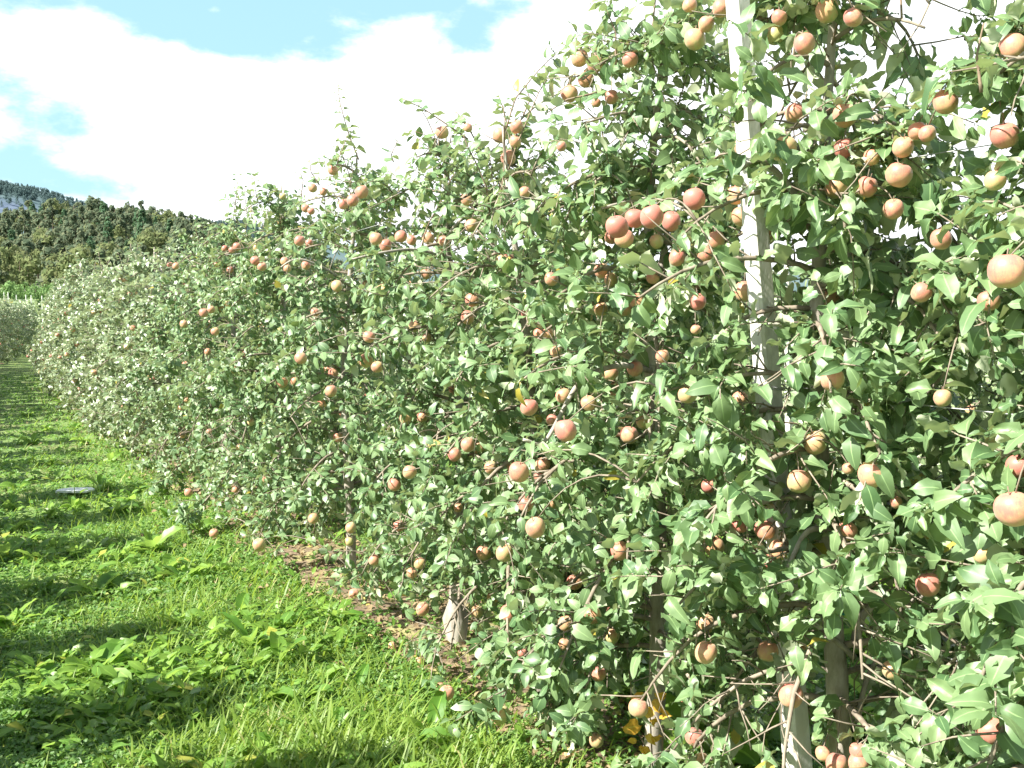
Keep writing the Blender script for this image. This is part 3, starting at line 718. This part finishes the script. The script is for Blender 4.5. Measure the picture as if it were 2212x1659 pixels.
# grass blades
def blade_T(k=6):
    T = []
    for i in range(k):
        dr = random.uniform(.2, .9); V = []; C = []
        for u, w in ((0, .024), (.4, .029), (.75, .02), (1, .002)):
            for s in (-1, 1): V.append((s*w, u, -dr*u*u)); C.append(1.0)
        T.append((np.array(V), np.array([(0, 1, 3, 2), (2, 3, 5, 4), (4, 5, 7, 6)]), np.array(C)))
    return T
n = 120000; x, y = sample_ground(n, g, 2.6, 70, p=1.95)
clump = pn(x, y, 2.1); sd = strip_dist(x, y); near_row = np.clip(1.4-np.abs(x-rowx(y)+.95), 0, 1)
pr = np.where(sd < .42+.12*np.sin(y*5), np.where(y > 7.4, .55, .07), .04+.45*clump**2+.62*near_row)
k = g.random(n) < pr; x, y = x[k], y[k]; n = len(x)
hgt = .72*(.045+.09*g.random(n)**2+.07*np.clip(pn(x, y, 1.3, 2)-.45, 0, 1)+.07*np.clip(1.4-np.abs(x-rowx(y)+.95), 0, 1)*g.random(n))*(1+np.clip(y-8, 0, 40)*.02)
az = g.random(n)*6.28; tilt = g.uniform(.15, 1.0, n)
D = np.stack([np.cos(az)*tilt, np.sin(az)*tilt, np.ones(n)], 1); Nn = np.stack([-np.cos(az), -np.sin(az), tilt+.2], 1)
D_ = norm(D); P = np.stack([x, y, gz(x, y)-.005], 1)
BT = blade_T()
# widen with distance so that far turf stays covered
wide = 1.0+np.clip(y-5, 0, 30)*.05
V, F, C = leaves_mesh('grass', P, D, Nn, hgt*1.35, BT, None, 3, only_data=True)
o = link('grass', mesh('grass', V, F, M['grass'], C)); tag(o, 'short bright green grass covering the alley between the rows', 'grass', kind='stuff')
# small round-leaved ground cover
n = 120000; x, y = sample_ground(n, g, 2.6, 30, p=2.0)
sd = strip_dist(x, y); k = g.random(n) < np.where(sd < .40, np.where(y > 7.4, .7, .16), .6+.6*pn(x, y, 1.6, 3.0)); x, y = x[k], y[k]; n = len(x)
h = .012+.075*g.random(n)*pn(x, y, 2.4, 1)*(.3+pn(x, y, 6.1, 4)); P = []; D = []
az0 = g.random(n)*6.28; Ps, Ds, Ns, Ss = [], [], [], []
for q in range(4):
    a = az0+q*1.65+g.normal(0, .2, n)
    Ps.append(np.stack([x, y, gz(x, y)+h+g.normal(0, .004, n)], 1)); Ds.append(np.stack([np.cos(a), np.sin(a), g.normal(.1, .3, n)], 1))
    Ns.append(np.stack([g.normal(0, .35, n), g.normal(0, .35, n), np.ones(n)], 1)); Ss.append(g.uniform(.013, .026, n)*(1+np.clip(y-5, 0, 30)*.07))
T3 = templates(2, 4, .40, 9)
V, F, C = leaves_mesh('ground_cover', np.vstack(Ps), np.vstack(Ds), np.vstack(Ns), np.concatenate(Ss), T3, None, 4, only_data=True)
o = link('ground_cover', mesh('ground_cover', V, F, M['clover'], C)); tag(o, 'low mat of tiny round-leaved green weeds between the grass tufts', 'ground cover', kind='stuff')
# mixed medium weed leaves (dandelion, plantain) that nobody could count
n = 26000; x, y = sample_ground(n, g, 2.8, 34, p=1.9)
sd = strip_dist(x, y); k = g.random(n) < np.where(sd < .45, np.where(y > 7.4, .5, .10), .12+.9*(pn(x, y, 2.9, 5.0) > .5)); x, y = x[k], y[k]; n = len(x)
az = g.random(n)*6.28; P = np.stack([x, y, gz(x, y)+g.uniform(.0, .07, n)], 1); D = np.stack([np.cos(az), np.sin(az), g.uniform(.1, 1.3, n)], 1)
Nn = np.stack([g.normal(0, .3, n)-.3*np.cos(az), g.normal(0, .3, n), np.ones(n)], 1)
V, F, C = leaves_mesh('weeds', P, D, Nn, g.uniform(.03, .095, n)*(.6+.8*pn(x, y, 2.9, 5.0)), templates(1, 8, .24, 31), None, 6, only_data=True)
o = link('weeds', mesh('weeds', V, F, M['dock'], C)); tag(o, 'mixed leafy weeds of dandelion and plantain size among the grass', 'weeds', kind='stuff')
# litter on the bare strip
n = 9000; y = 2.4+g.random(n)**1.7*22; x = rowx(y)+g.normal(0, .42, n)+(g.random(n) < .25)*3.75
az = g.random(n)*6.28; P = np.stack([x, y, gz(x, y)+.03+g.random(n)*.008], 1); D = np.stack([np.cos(az), np.sin(az), g.normal(0, .2, n)], 1); Nn = np.stack([g.normal(0, .4, n), g.normal(0, .4, n), np.ones(n)], 1)
V, F, C = leaves_mesh('leaf_litter', P, D, Nn, g.uniform(.02, .055, n), templates(2, 4, .3, 3), None, 8, only_data=True)
o = link('leaf_litter', mesh('leaf_litter', V, F, M['litter'], C)); tag(o, 'dry brown and straw coloured litter on the bare soil under the trees', 'leaf litter', kind='stuff')

# ------------------------------------------------------------------ dock plants
def big_leaf(L, W, g, rows=10, cols=7, arch=.6, lift=1.0, undul=.05):
    V = []; C = []
    ph = g.uniform(0, 6)
    for i in range(rows+1):
        u = i/rows
        w = W*(math.sin(math.pi*min(1, u*.93+.05))**.7)*(1-.25*u) if u > .14 else W*.10
        if i == rows: w = .001
        rr = u*L*math.cos(.2); z = L*(lift*u-arch*u*u)
        for j in range(cols):
            s = -1+2*j/(cols-1)
            V.append((s*w, rr, z+abs(s)**1.3*w*.45+undul*L*math.sin(u*19+ph+s*2)*abs(s)*(.4 if u > .14 else 0)*.5)); C.append(abs(s))
    F = [(i*cols+j, i*cols+j+1, (i+1)*cols+j+1, (i+1)*cols+j) for i in range(rows) for j in range(cols-1)]
    return np.array(V), np.array(F), np.array(C)
def dock_mesh(seed, nl):
    g = random.Random(seed); b = MB()
    for q in range(nl):
        az = q*2.4+g.uniform(-.4, .4); L = g.uniform(.10, .26); V, F, C = big_leaf(L, L*g.uniform(.22, .33), g, arch=g.uniform(.35, 1.15), lift=g.uniform(.4, 1.35), undul=g.uniform(.05, .16)); tw_ = g.uniform(-.9, .9); V = V*np.array([g.uniform(.75, 1.1), 1, 1]); V[:, 2] += V[:, 0]*math.sin(tw_)*.8; V[:, 0] += .12*g.uniform(-1, 1)*(V[:, 1]/L)**2*L*2
        c, s = math.cos(az), math.sin(az); W = np.stack([V[:, 0]*c-V[:, 1]*s, V[:, 0]*s+V[:, 1]*c, V[:, 2]], 1)
        col = np.stack([np.full(len(W), g.random()), C, np.full(len(W), g.random())], 1); b.add(W, F, col)
    return mesh('leaves', np.vstack(b.V), np.vstack(b.F4), M['dock'], np.vstack(b.C))
DOCK = [dock_mesh(40+i, 9+i) for i in range(6)]
def ground_at(x, y):
    a = (x-1106)/FPX; b = -(y-829.5)/FPX; Y = math.cos(PITCH)+b*math.sin(PITCH); Z = -math.sin(PITCH)+b*math.cos(PITCH)
    f = -CAMH/Z*Y
    for _ in range(6): f = -(CAMH-float(gz(a*f, f)))/Z*Y
    return np.array([a*f/Y, f, float(gz(a*f/Y, f))])
DG = 'broad-leaved dock plants in the grass alley'
docks = [(600,1440,1.15,'large broad-leaved dock with upright pale leaves in the middle of the alley'), (570,1520,1.1,'broad-leaved dock spreading over the grass right in front of the large upright one'),
 (255,1110,1.5,'tall dark green dock beside the flat pale board'), (330,1190,1.2,''), (400,1260,1.1,''), (215,1460,1.2,'dock with yellowish leaves at the lower left of the alley'), (350,1260,.9,''), (110,1010,1.2,''), (40,1060,1.1,''),
 (430,1150,1.0,''), (90,1280,1.0,''), (720,1600,.8,''), (360,1240,1.1,''), (30,1150,1.0,''), (250,1210,.8,''), (520,1330,.9,''), (150,1340,.7,''), (20,1360,.9,''), (930,1600,.8,''), (1040,1655,.9,'dock with broad leaves at the foot of the frame beside the bare soil'),
 (180,960,1.0,''), (70,960,1.0,''), (300,1060,.9,''), (110,1120,.9,''), (10,1210,1.0,''), (640,1350,.8,''), (480,1240,.9,''), (330,1420,.7,''), (690,1480,.7,''), (430,1560,.6,''), (60,1550,.7,''), (820,1560,.8,''),(260,1560,.6,''),(160,1200,.8,''),(60,900,.9,''),(130,870,.8,''), (540,1400,.9,''), (650,1520,.8,''), (470,1420,.7,''), (390,1350,.8,''), (300,1300,.9,''), (210,1290,.8,''), (120,1190,.9,''), (50,1180,.9,''), (280,1370,.6,''), (140,1430,.8,''), (90,1480,.7,''), (350,1520,.6,''), (770,1500,.8,''), (870,1640,.9,''), (990,1630,.8,''), (220,1060,.8,''), (160,1100,.8,''), (370,1130,.8,''), (80,1220,.8,''), (440,1210,.8,''), (550,1250,.7,''), (20,1100,1.0,''), (100,930,.9,''), (160,930,.8,''), (240,1000,.8,''), (60,1000,.9,''), (200,900,.7,'')]
for i, (px, py, s, lab) in enumerate(docks):
    p = ground_at(px, py)
    root = empty('dock_plant', p, lab or 'broad-leaved dock plant growing among the grass of the alley', 'dock plant', DG)
    o = link('leaves', DOCK[i % 6], root); root.rotation_euler = (0, 0, random.uniform(0, 6.28)); s *= random.uniform(.55, .92); root.scale = (s, s, s*random.uniform(.9, 1.2))
# taller weeds in the shade between the rows, seen at the lower right
for i in range(26):
    fy = random.uniform(3.9, 6.5); r = random.uniform(.16, .46); p = (r*fy, fy, float(gz(r*fy, fy)))
    root = empty('dock_plant', p, 'shaded dock plant behind the front row at the lower right', 'dock plant', 'shaded weeds behind the front row'); link('leaves', DOCK[i % 6], root)
    root.rotation_euler = (0, 0, random.uniform(0, 6.28)); s = random.uniform(1.0, 1.6); root.scale = (s, s, s*1.15)

# ------------------------------------------------------------------ small things
# yellow-leaved sucker in front of the tree left of the post
yb = at(1425, 1690, 3.45); yb[2] = float(gz(yb[0], yb[1]))
yr = empty('yellow_leaved_sapling', yb, 'thin sapling with a few round orange yellow leaves at the foot of the row', 'sapling')
b = MB()
st = [[(1412,1700), (1405,1560), (1402,1480)], [(1428,1700), (1432,1570), (1430,1490)], [(1405,1640),(1392,1610),(1380,1585)]]
for s in st: b.tube([at(px, py, 3.45)-yb for px, py in s], [.003, .0025, .0015], 4)
b.build('stem', M['twig'], yr)
for px, py, s in ((1370,1525,.034), (1414,1510,.026), (1410,1530,.030), (1382,1568,.040), (1424,1595,.028), (1385,1620,.026), (1404,1622,.028), (1430,1540,.026), (1392,1500,.024), (1418,1560,.028), (1400,1585,.026), (1436,1505,.024), (1375,1600,.022)):
    d = np.array([random.uniform(-1, 1), -.4, random.uniform(-.4, .4)]); nn = np.array([-.35, -.9, .35])+np.random.default_rng(int(px)).normal(0, .2, 3)
    leaves_mesh('leaf', np.array([at(px, py, 3.45)-yb]), d[None], nn[None], np.array([s*1.55]), templates(0, 2, .42, int(px)), M['yleaf'], int(px), yr)
# flat pale board lying in the grass
p = ground_at(165, 1072)+np.array([0, 0, .05]); b = MB()
outline = [(-.20, -.10), (.17, -.12), (.21, .02), (.12, .12), (-.12, .11), (-.22, .02)]
k = len(outline); V = [(a*.8, c*.8, z+.01*a) for z in (0, .018) for a, c in outline]+[(0, 0, 0), (0, 0, .022)]
F = [(j, (j+1) % k, k+(j+1) % k, k+j) for j in range(k)]+[(2*k+1, k+j, k+j+1, k+(j+2) % k) for j in range(0, k, 2)]+[(2*k, (j+2) % k, j+1, j) for j in range(0, k, 2)]
b.add(np.array(V), np.array(F)); o = b.build('pale_board', M['pale_board'], loc=p, smooth=False); tag(o, 'small flat pale board lying in the grass of the alley', 'board')
# windfall apples
for i, (px, py, r, rp, lab) in enumerate(((765,1294,.034,.3,'yellow windfall apple on the bare soil in the shade under the row'), (950,1500,.03,.3,''), (800,1390,.024,.1,''), (846,1408,.025,.1,''), (905,1440,.024,.1,''), (1080,1570,.03,.1,''), (890,1478,.022,.1,''), (1010,1560,.024,.2,''), (1230,1640,.028,.2,''), (740,1330,.02,.1,''))):
    p = ground_at(px, py); o = bpy.data.objects.new('windfall_apple', APPLE_HI[i % 4]); COL.objects.link(o); o.location = p+np.array([0, 0, r*.55+.012]); o.scale = (r, r, r); o.color = (1, 1, 1, rp)
    o.rotation_euler = (random.uniform(0, 2), random.uniform(0, 2), 0)
    tag(o, lab or 'small yellow windfall apple lying on the soil strip', 'apple', 'windfall apples on the soil strip')

# ------------------------------------------------------------------ far orchard, young trees, trellis poles
g = np.random.default_rng(21)
n = 34000; yy = 60+g.random(n)**1.2*150; rr = g.uniform(-.62, -.10, n)
xx = rr*yy
xx = np.where(True, np.round((xx-rowx(yy))/3.9)*3.9+rowx(yy)+g.normal(0, .55, n), xx)
ok = (xx < rowx(yy)-8) | (yy > 96); xx, yy = xx[ok], yy[ok]; n = len(xx)
zz = gz(xx, yy)+2.75*g.random(n)**.6
az = g.random(n)*6.28
V, F, C = leaves_mesh('distant_orchard', np.stack([xx, yy, zz], 1), np.stack([np.cos(az), np.sin(az), g.normal(-.1, .4, n)], 1), np.stack([g.normal(-.2, .5, n), g.normal(-.3, .5, n), np.ones(n)], 1), g.uniform(.28, .55, n), T2, None, 2, only_data=True)
o = link('distant_orchard', mesh('distant_orchard', V, F, M['leaf_far'], C)); tag(o, 'distant orchard rows reading as one pale green band below the hill', 'orchard', kind='stuff')

def crown_mesh(kind, seed, mat):
    """unit-height tree crown of many small clump faces, base at 0, top at 1"""
    g = np.random.default_rng(seed); n = 420 if kind != 'spruce' else 380
    P = []; D = []; Nn = []; S = []
    if kind == 'pine':
        lobes = []
        for _ in range(15):
            lz = g.uniform(.34, .94); R_ = .20*(1-max(0, (lz-.5))/.5)**.7+.02; a = g.uniform(0, 6.28); lobes.append((R_*math.cos(a)*g.uniform(.4, 1), R_*math.sin(a)*g.uniform(.4, 1), lz, g.uniform(.06, .11)))
        for (lx, ly, lz, lr) in lobes:
            for q in range(32):
                v = norm(g.normal(size=3)); v[2] = abs(v[2])*.8-.15
                P.append(np.array([lx, ly, lz])+v*lr*g.uniform(.7, 1.05)); Nn.append(v+[0, 0, .7]+g.normal(0, .25, 3)); D.append(np.cross(v, g.normal(size=3))); S.append(g.uniform(.05, .085))
    elif kind == 'broad':
        lobes = [(g.normal(0, .14), g.normal(0, .14), g.uniform(.3, .85), g.uniform(.12, .2)) for _ in range(10)]
        for (lx, ly, lz, lr) in lobes:
            for q in range(n//10):
                v = norm(g.normal(size=3))
                P.append(np.array([lx, ly, lz])+v*lr*g.uniform(.75, 1.05)); Nn.append(v+[0, 0, .6]+g.normal(0, .3, 3)); D.append(np.cross(v, g.normal(size=3))); S.append(g.uniform(.05, .09))
    else:
        for q in range(n):
            z = g.random()**1.1; r = .23*(1-z)**.85*(.65+.35*((z*9) % 1 < .55))*g.uniform(.6, 1.1); a = g.random()*6.28
            v = np.array([math.cos(a), math.sin(a), .25]); P.append(np.array([r*math.cos(a), r*math.sin(a), .06+.92*z])); Nn.append(np.array([v[0]*.6, v[1]*.6, .8])+g.normal(0, .3, 3)); D.append(v*np.array([1, 1, -1.6])); S.append(g.uniform(.04, .075))
    V, F, C = leaves_mesh('c', np.array(P), np.array(D), np.array(Nn), np.array(S), T2, None, seed, only_data=True)
    return mesh('crown', V, F, mat, C)
b = MB(); b.tube([(0, 0, -.12), (0.01, 0, .4), (0, 0.01, .8)], [.02, .014, .006], 5)
FT = mesh('trunk', np.vstack(b.V), np.vstack(b.F4), rough_mat('forest_bark', (.10,.07,.05), (.20,.15,.11), 8), np.vstack(b.C))
CR = [('pine', crown_mesh('pine', 300+i, M['wood_a'])) for i in range(5)]+[('spruce', crown_mesh('spruce', 310+i, M['wood_b'])) for i in range(2)]+[('broad', crown_mesh('broad', 320+i, M['wood_c'])) for i in range(2)]
# near hill: crest in the photo per column
cx = [-400,0,100,200,300,400,480,560,700,900,1200,2600]; cy = [508,520,508,502,506,520,544,585,635,662,670,675]
def hill_z(x, y):
    px = 1106+FPX*x/np.maximum(y, 1); yc = np.interp(px, cx, cy)
    zc = CAMH+(645-yc)/FPX*500
    t = np.clip((y-250)/(500-250), 0, 1); t = t*t*(3-2*t)*.55+t*.45
    back = np.clip((y-500)/300, 0, 1)
    return -1.6+(zc+1.6)*t*(1-.5*back)+1.2*np.sin(x*.05)*t+np.sin(y*.045+x*.02)*t
V, F = grid(np.arange(-620, 700, 9.0), np.arange(245, 800, 9.0), lambda X, Y: hill_z(X*1.0, Y))
o = link('hill', mesh('hill', V, F, M['hill'])); tag(o, kind='structure')
g = np.random.default_rng(77); pts = []
for yv in np.arange(268, 520, 11.5):
    for r in np.arange(-.56, -.16, 10.0/yv):
        pts.append((r*yv+g.normal(0, 2.2), yv+g.normal(0, 3)))
pts = sorted(pts, key=lambda p: p[1])
vis = [p for p in pts if p[0]/p[1] < -.24 ]
rest = [p for p in pts if not p[0]/p[1] < -.24]
if len(vis) > 298:
    st_ = np.linspace(0, len(vis)-1, 298).astype(int); chosen = set(st_.tolist()); rest += [p for i, p in enumerate(vis) if i not in chosen]; vis = [vis[i] for i in sorted(chosen)]
names = {'pine': ('pine_tree', 'olive green pine on the wooded hill', 'pine tree', 'pines on the wooded hill'), 'spruce': ('spruce_tree', 'dark green pointed spruce on the wooded hill', 'spruce tree', 'spruces on the wooded hill'), 'broad': ('broadleaf_tree', 'lighter rounded broadleaf tree on the wooded hill', 'tree', 'broadleaf trees on the wooded hill')}
for i, (x, y) in enumerate(vis):
    u = g.random(); kind, cm = CR[g.integers(0, 5)] if u < .74 else (CR[g.integers(5, 7)] if u < .86 else CR[g.integers(7, 9)])
    nm, lab, cat, gr = names[kind]; h = g.uniform(12, 18)*(1.1 if kind == 'spruce' else 1)
    root = empty(nm, (x, y, float(hill_z(np.array(x), np.array(y)))-.5), lab, cat, gr); w = h*g.uniform(.78, 1.05); root.scale = (w, w, h); root.rotation_euler = (0, 0, g.uniform(0, 6.28))
    link('trunk', FT, root); link('crown', cm, root)
def bulk(name, P, H, protos, mat, label, cat):
    Vs, Fs, Cs = [], [], []; off = 0
    for k, (x, y, z) in enumerate(P):
        me = protos[k % len(protos)]; nv = len(me.vertices); v = np.zeros(nv*3, np.float32); me.vertices.foreach_get('co', v); v = v.reshape(-1, 3)
        f = np.zeros(len(me.loops), np.int32); me.loops.foreach_get('vertex_index', f); c = np.zeros(nv*4, np.float32); me.color_attributes['Col'].data.foreach_get('color', c)
        Vs.append(v*H*(.75+.5*((k*37) % 100)/100)+np.array([x, y, z])); Fs.append(f.reshape(-1, 4)+off); Cs.append(c.reshape(-1, 4)[:, :3]); off += nv
    o = link(name, mesh(name, np.vstack(Vs), np.vstack(Fs), mat, np.vstack(Cs))); return tag(o, label, cat, kind='stuff')
if rest: bulk('hill_wood', [(x, y, float(hill_z(np.array(x), np.array(y)))-.5) for x, y in rest], 12, [CR[i][1] for i in range(3)], M['wood_a'], 'rest of the olive green wood on the hill, behind the front row', 'wood')
# young light green trees at the foot of the hill
YG = [crown_mesh('broad', 330+i, M['young']) for i in range(3)]
for i in range(42):
    px = -40+i*7.6+g.uniform(-4, 4); f = 205+g.uniform(-12, 22); x = (px-1106)/FPX*f; h = g.uniform(4.6, 6.6)*(1-.3*(px > 190)); z = float(gz(x, f))
    root = empty('young_tree', (x, f, z-.2), 'bright green young tree at the foot of the wooded hill', 'young tree', 'young trees at the foot of the hill'); root.scale = (h*.75, h*.75, h); root.rotation_euler = (0, 0, g.uniform(0, 6))
    link('trunk', FT, root); link('crown', YG[i % 3], root)
b = MB(); b.tube([(0, 0, 0), (0, 0, .5), (0, 0, 1)], [.07, .065, .06], 6); PM = mesh('pole', np.vstack(b.V), np.vstack(b.F4), M['concrete'], np.vstack(b.C))
for i, px in enumerate(list(range(8, 330, 17))):
    f = 120+g.uniform(-12, 30); x = (px+g.uniform(-5, 5)-1106)/FPX*f; o = link('trellis_pole', PM, loc=(x, f, float(gz(x, f)))); h = g.uniform(3.1, 3.9) if px < 180 or px > 240 else g.uniform(3.6, 4.8); o.scale = (.8, .8, h)
    tag(o, 'thin pale trellis pole rising out of the distant orchard', 'pole', 'trellis poles in the distant orchard')

# far mountain
mcx = [-600,-200,0,60,120,200,280,340,420,520,700,1000,2600]; mcy = [330,372,403,413,428,448,463,472,484,500,530,570,600]
def mtn_z(x, y):
    px = 1106+FPX*x/np.maximum(y, 1); yc = np.interp(px, mcx, mcy); zc = CAMH+(645-yc)/FPX*1500
    t = np.clip((y-850)/650, 0, 1); bk = np.clip((y-1500)/900, 0, 1)
    return -5+(zc+5)*t**.8*(1-bk*.4)+5*np.sin(x*.013+y*.004)*t+3*np.sin(x*.045)*t
V, F = grid(np.arange(-1900, 1600, 24.0), np.arange(850, 2400, 24.0), mtn_z)
px = 1106+FPX*V[:, 0]/V[:, 1]; py = 645-FPX*(V[:, 2]-CAMH)/V[:, 1]
rock = np.clip(1-np.sqrt(((px-15)/95)**2+((py-460)/34)**2), 0, 1)*2.2; rock = np.clip(rock, 0, 1)
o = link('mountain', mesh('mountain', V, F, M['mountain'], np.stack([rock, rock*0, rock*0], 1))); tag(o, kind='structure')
P = []
g = np.random.default_rng(3)
while len(P) < 2300:
    yv = g.uniform(1150, 1530); r = g.uniform(-.58, -.22); x = r*yv; z = float(mtn_z(np.array(x), np.array(yv))); px = 1106+FPX*r; py = 645-FPX*(z-CAMH)/yv
    if ((px-15)/85)**2+((py-460)/30)**2 < 1 and g.random() < .88: continue
    P.append((x, yv, z-1))
lowc = [crown_mesh('spruce', 350, M['mtn_tree']), crown_mesh('broad', 351, M['mtn_tree'])]
def thin(me):   # fewer, larger faces for the far forest
    v = np.zeros(len(me.vertices)*3, np.float32); me.vertices.foreach_get('co', v); v = v.reshape(-1, 9, 3)[::4]; ctr = v.mean(1, keepdims=True); v = ctr+(v-ctr)*2.0
    c = np.zeros(len(me.vertices)*4, np.float32); me.color_attributes['Col'].data.foreach_get('color', c); c = c.reshape(-1, 9, 4)[::4, :, :3]
    f = np.array([(0, 1, 4, 3), (1, 2, 5, 4), (3, 4, 7, 6), (4, 5, 8, 7)])[None]+(np.arange(len(v))*9)[:, None, None]
    return mesh('c', v.reshape(-1, 3), f.reshape(-1, 4), M['mtn_tree'], c.reshape(-1, 3))
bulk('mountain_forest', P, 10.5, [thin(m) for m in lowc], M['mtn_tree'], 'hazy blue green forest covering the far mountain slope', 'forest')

# ------------------------------------------------------------------ sky, sun, camera
w = bpy.data.worlds.new('World'); scene.world = w; w.use_nodes = True; t = w.node_tree; t.nodes.clear()
class WN(NT):
    def __init__(s): s.t = t
W = WN()
out = W.n('ShaderNodeOutputWorld'); bg = W.n('ShaderNodeBackground')
sky = t.nodes.new('ShaderNodeTexSky'); sky.sky_type = 'NISHITA'; sky.sun_disc = False
sky.sun_elevation = math.asin(SUN[2]); sky.sun_rotation = math.atan2(SUN[0], SUN[1]); sky.air_density = 1.0; sky.dust_density = 1.0; sky.ozone_density = 1.5
tc = W.n('ShaderNodeTexCoord'); sx = W.n('ShaderNodeSeparateXYZ'); W.l(tc.outputs['Generated'], sx.inputs[0])
az = W.math('ARCTAN2', sx.outputs[0], sx.outputs[1]); el = W.math('ARCSINE', sx.outputs[2])
# cloud texture on the dome
cv = W.n('ShaderNodeCombineXYZ'); W.l(az, cv.inputs[0]); W.l(W.math('MULTIPLY', el, 1.9), cv.inputs[1])
n1 = W.noise(4.6, 7, .60, cv.outputs[0]); n2 = W.noise(15, 5, .6, cv.outputs[0]); n3 = W.noise(2.3, 3, .5, tc.outputs['Generated'])
# openings of blue sky, by direction (azimuth, elevation, radii)
BL = [(300,0,620,62,1.05), (110,230,110,60,.38), (25,365,175,50,.80), (200,412,150,34,.55), (1030,85,110,50,.60), (600,110,260,60,.55), (560,40,330,50,.30), (1010,395,70,34,.5), (880,10,300,40,.6), (10,120,70,60,.3), (430,85,160,40,.3), (160,280,60,40,.4), (900,240,90,30,.25)]
CLD = [(478,40,30,15,.85), (90,88,80,26,.6),(290,150,160,60,.35), (700,45,75,32,.55), (1400,20,300,60,.5)]
acc = None
def blob(px, py, rx, ry):
    a0 = math.atan((px-1106)/FPX); e0 = math.atan((645-py)/FPX*math.cos(a0))
    dx = W.math('DIVIDE', W.math('SUBTRACT', az, a0), rx/FPX); dy = W.math('DIVIDE', W.math('SUBTRACT', el, e0), ry/FPX)
    r2 = W.math('ADD', W.math('MULTIPLY', dx, dx), W.math('MULTIPLY', dy, dy))
    return W.math('POWER', 2.718, W.math('MULTIPLY', r2, -1.0))
for px, py, rx, ry, s in BL:
    v = W.math('MULTIPLY', blob(px, py, rx, ry), s); acc = v if acc is None else W.math('ADD', acc, v)
for px, py, rx, ry, s in CLD:
    acc = W.math('SUBTRACT', acc, W.math('MULTIPLY', blob(px, py, rx, ry), s))
# unseen sky overhead, opened up to cut the ambient light
hi = W.math('MULTIPLY', W.math('MAXIMUM', W.math('SUBTRACT', el, .50), 0.0), 1.6)
acc = W.math('ADD', acc, W.math('MINIMUM', hi, .5))
f = W.math('ADD', acc, W.math('MULTIPLY', W.math('SUBTRACT', n1, .5), 2.3)); f = W.math('ADD', f, W.math('MULTIPLY', W.math('SUBTRACT', n2, .5), 1.5))
fr = W.n('ShaderNodeMapRange'); W.l(f, fr.inputs[0]); fr.inputs[1].default_value = .05; fr.inputs[2].default_value = .80; fr.interpolation_type = 'SMOOTHSTEP'
skyc = W.mix(1.0, sky.outputs[0], (1.35, 1.42, 1.12), 'MULTIPLY')
away = W.math('MAXIMUM', W.math('MINIMUM', W.math('MULTIPLY', W.math('SUBTRACT', el, .42), 3.5), 1.0), W.math('MINIMUM', W.math('MAXIMUM', W.math('MULTIPLY', W.math('SUBTRACT', W.math('ABSOLUTE', az), 1.1), 2.0), 0.0), 1.0))
away = W.math('MAXIMUM', away, 0.0)
skyc = W.mix(W.math('SUBTRACT', .75, W.math('MULTIPLY', away, .62)), skyc, (3.8, 6.5, 8.0))  # sky out of view made a deeper, dimmer blue to lower ambient light
fr2 = W.math('MAXIMUM', fr.outputs[0], W.math('MULTIPLY', away, .85))
cl = W.mix(n2, (10.6, 10.8, 11.2), (12.5, 12.6, 12.6))
cc = W.mix(fr2, cl, skyc)
W.l(cc, bg.inputs['Color']); bg.inputs['Strength'].default_value = .052
W.l(bg.outputs[0], out.inputs[0])

sl = bpy.data.lights.new('sun', 'SUN'); sl.energy = 5.0; sl.angle = math.radians(.53); sl.color = (1, .96, .87)
so = bpy.data.objects.new('sun', sl); COL.objects.link(so); so.rotation_euler = Vector(SUN).to_track_quat('Z', 'Y').to_euler()
cam = bpy.data.cameras.new('camera'); co = bpy.data.objects.new('camera', cam); COL.objects.link(co)
cam.sensor_width = 36; cam.lens = FPX/2212*36; cam.clip_start = .05; cam.clip_end = 9000
co.location = (0, 0, CAMH); co.rotation_euler = (math.pi/2-PITCH, 0, 0); scene.camera = co
scene.render.engine = 'CYCLES'
scene.view_settings.view_transform = 'Standard'; scene.view_settings.look = 'None'; scene.view_settings.exposure = 0
scene.cycles.film_exposure = 2.9; scene.cycles.max_bounces = 4; scene.cycles.diffuse_bounces = 3; scene.cycles.glossy_bounces = 2; scene.cycles.transparent_max_bounces = 4
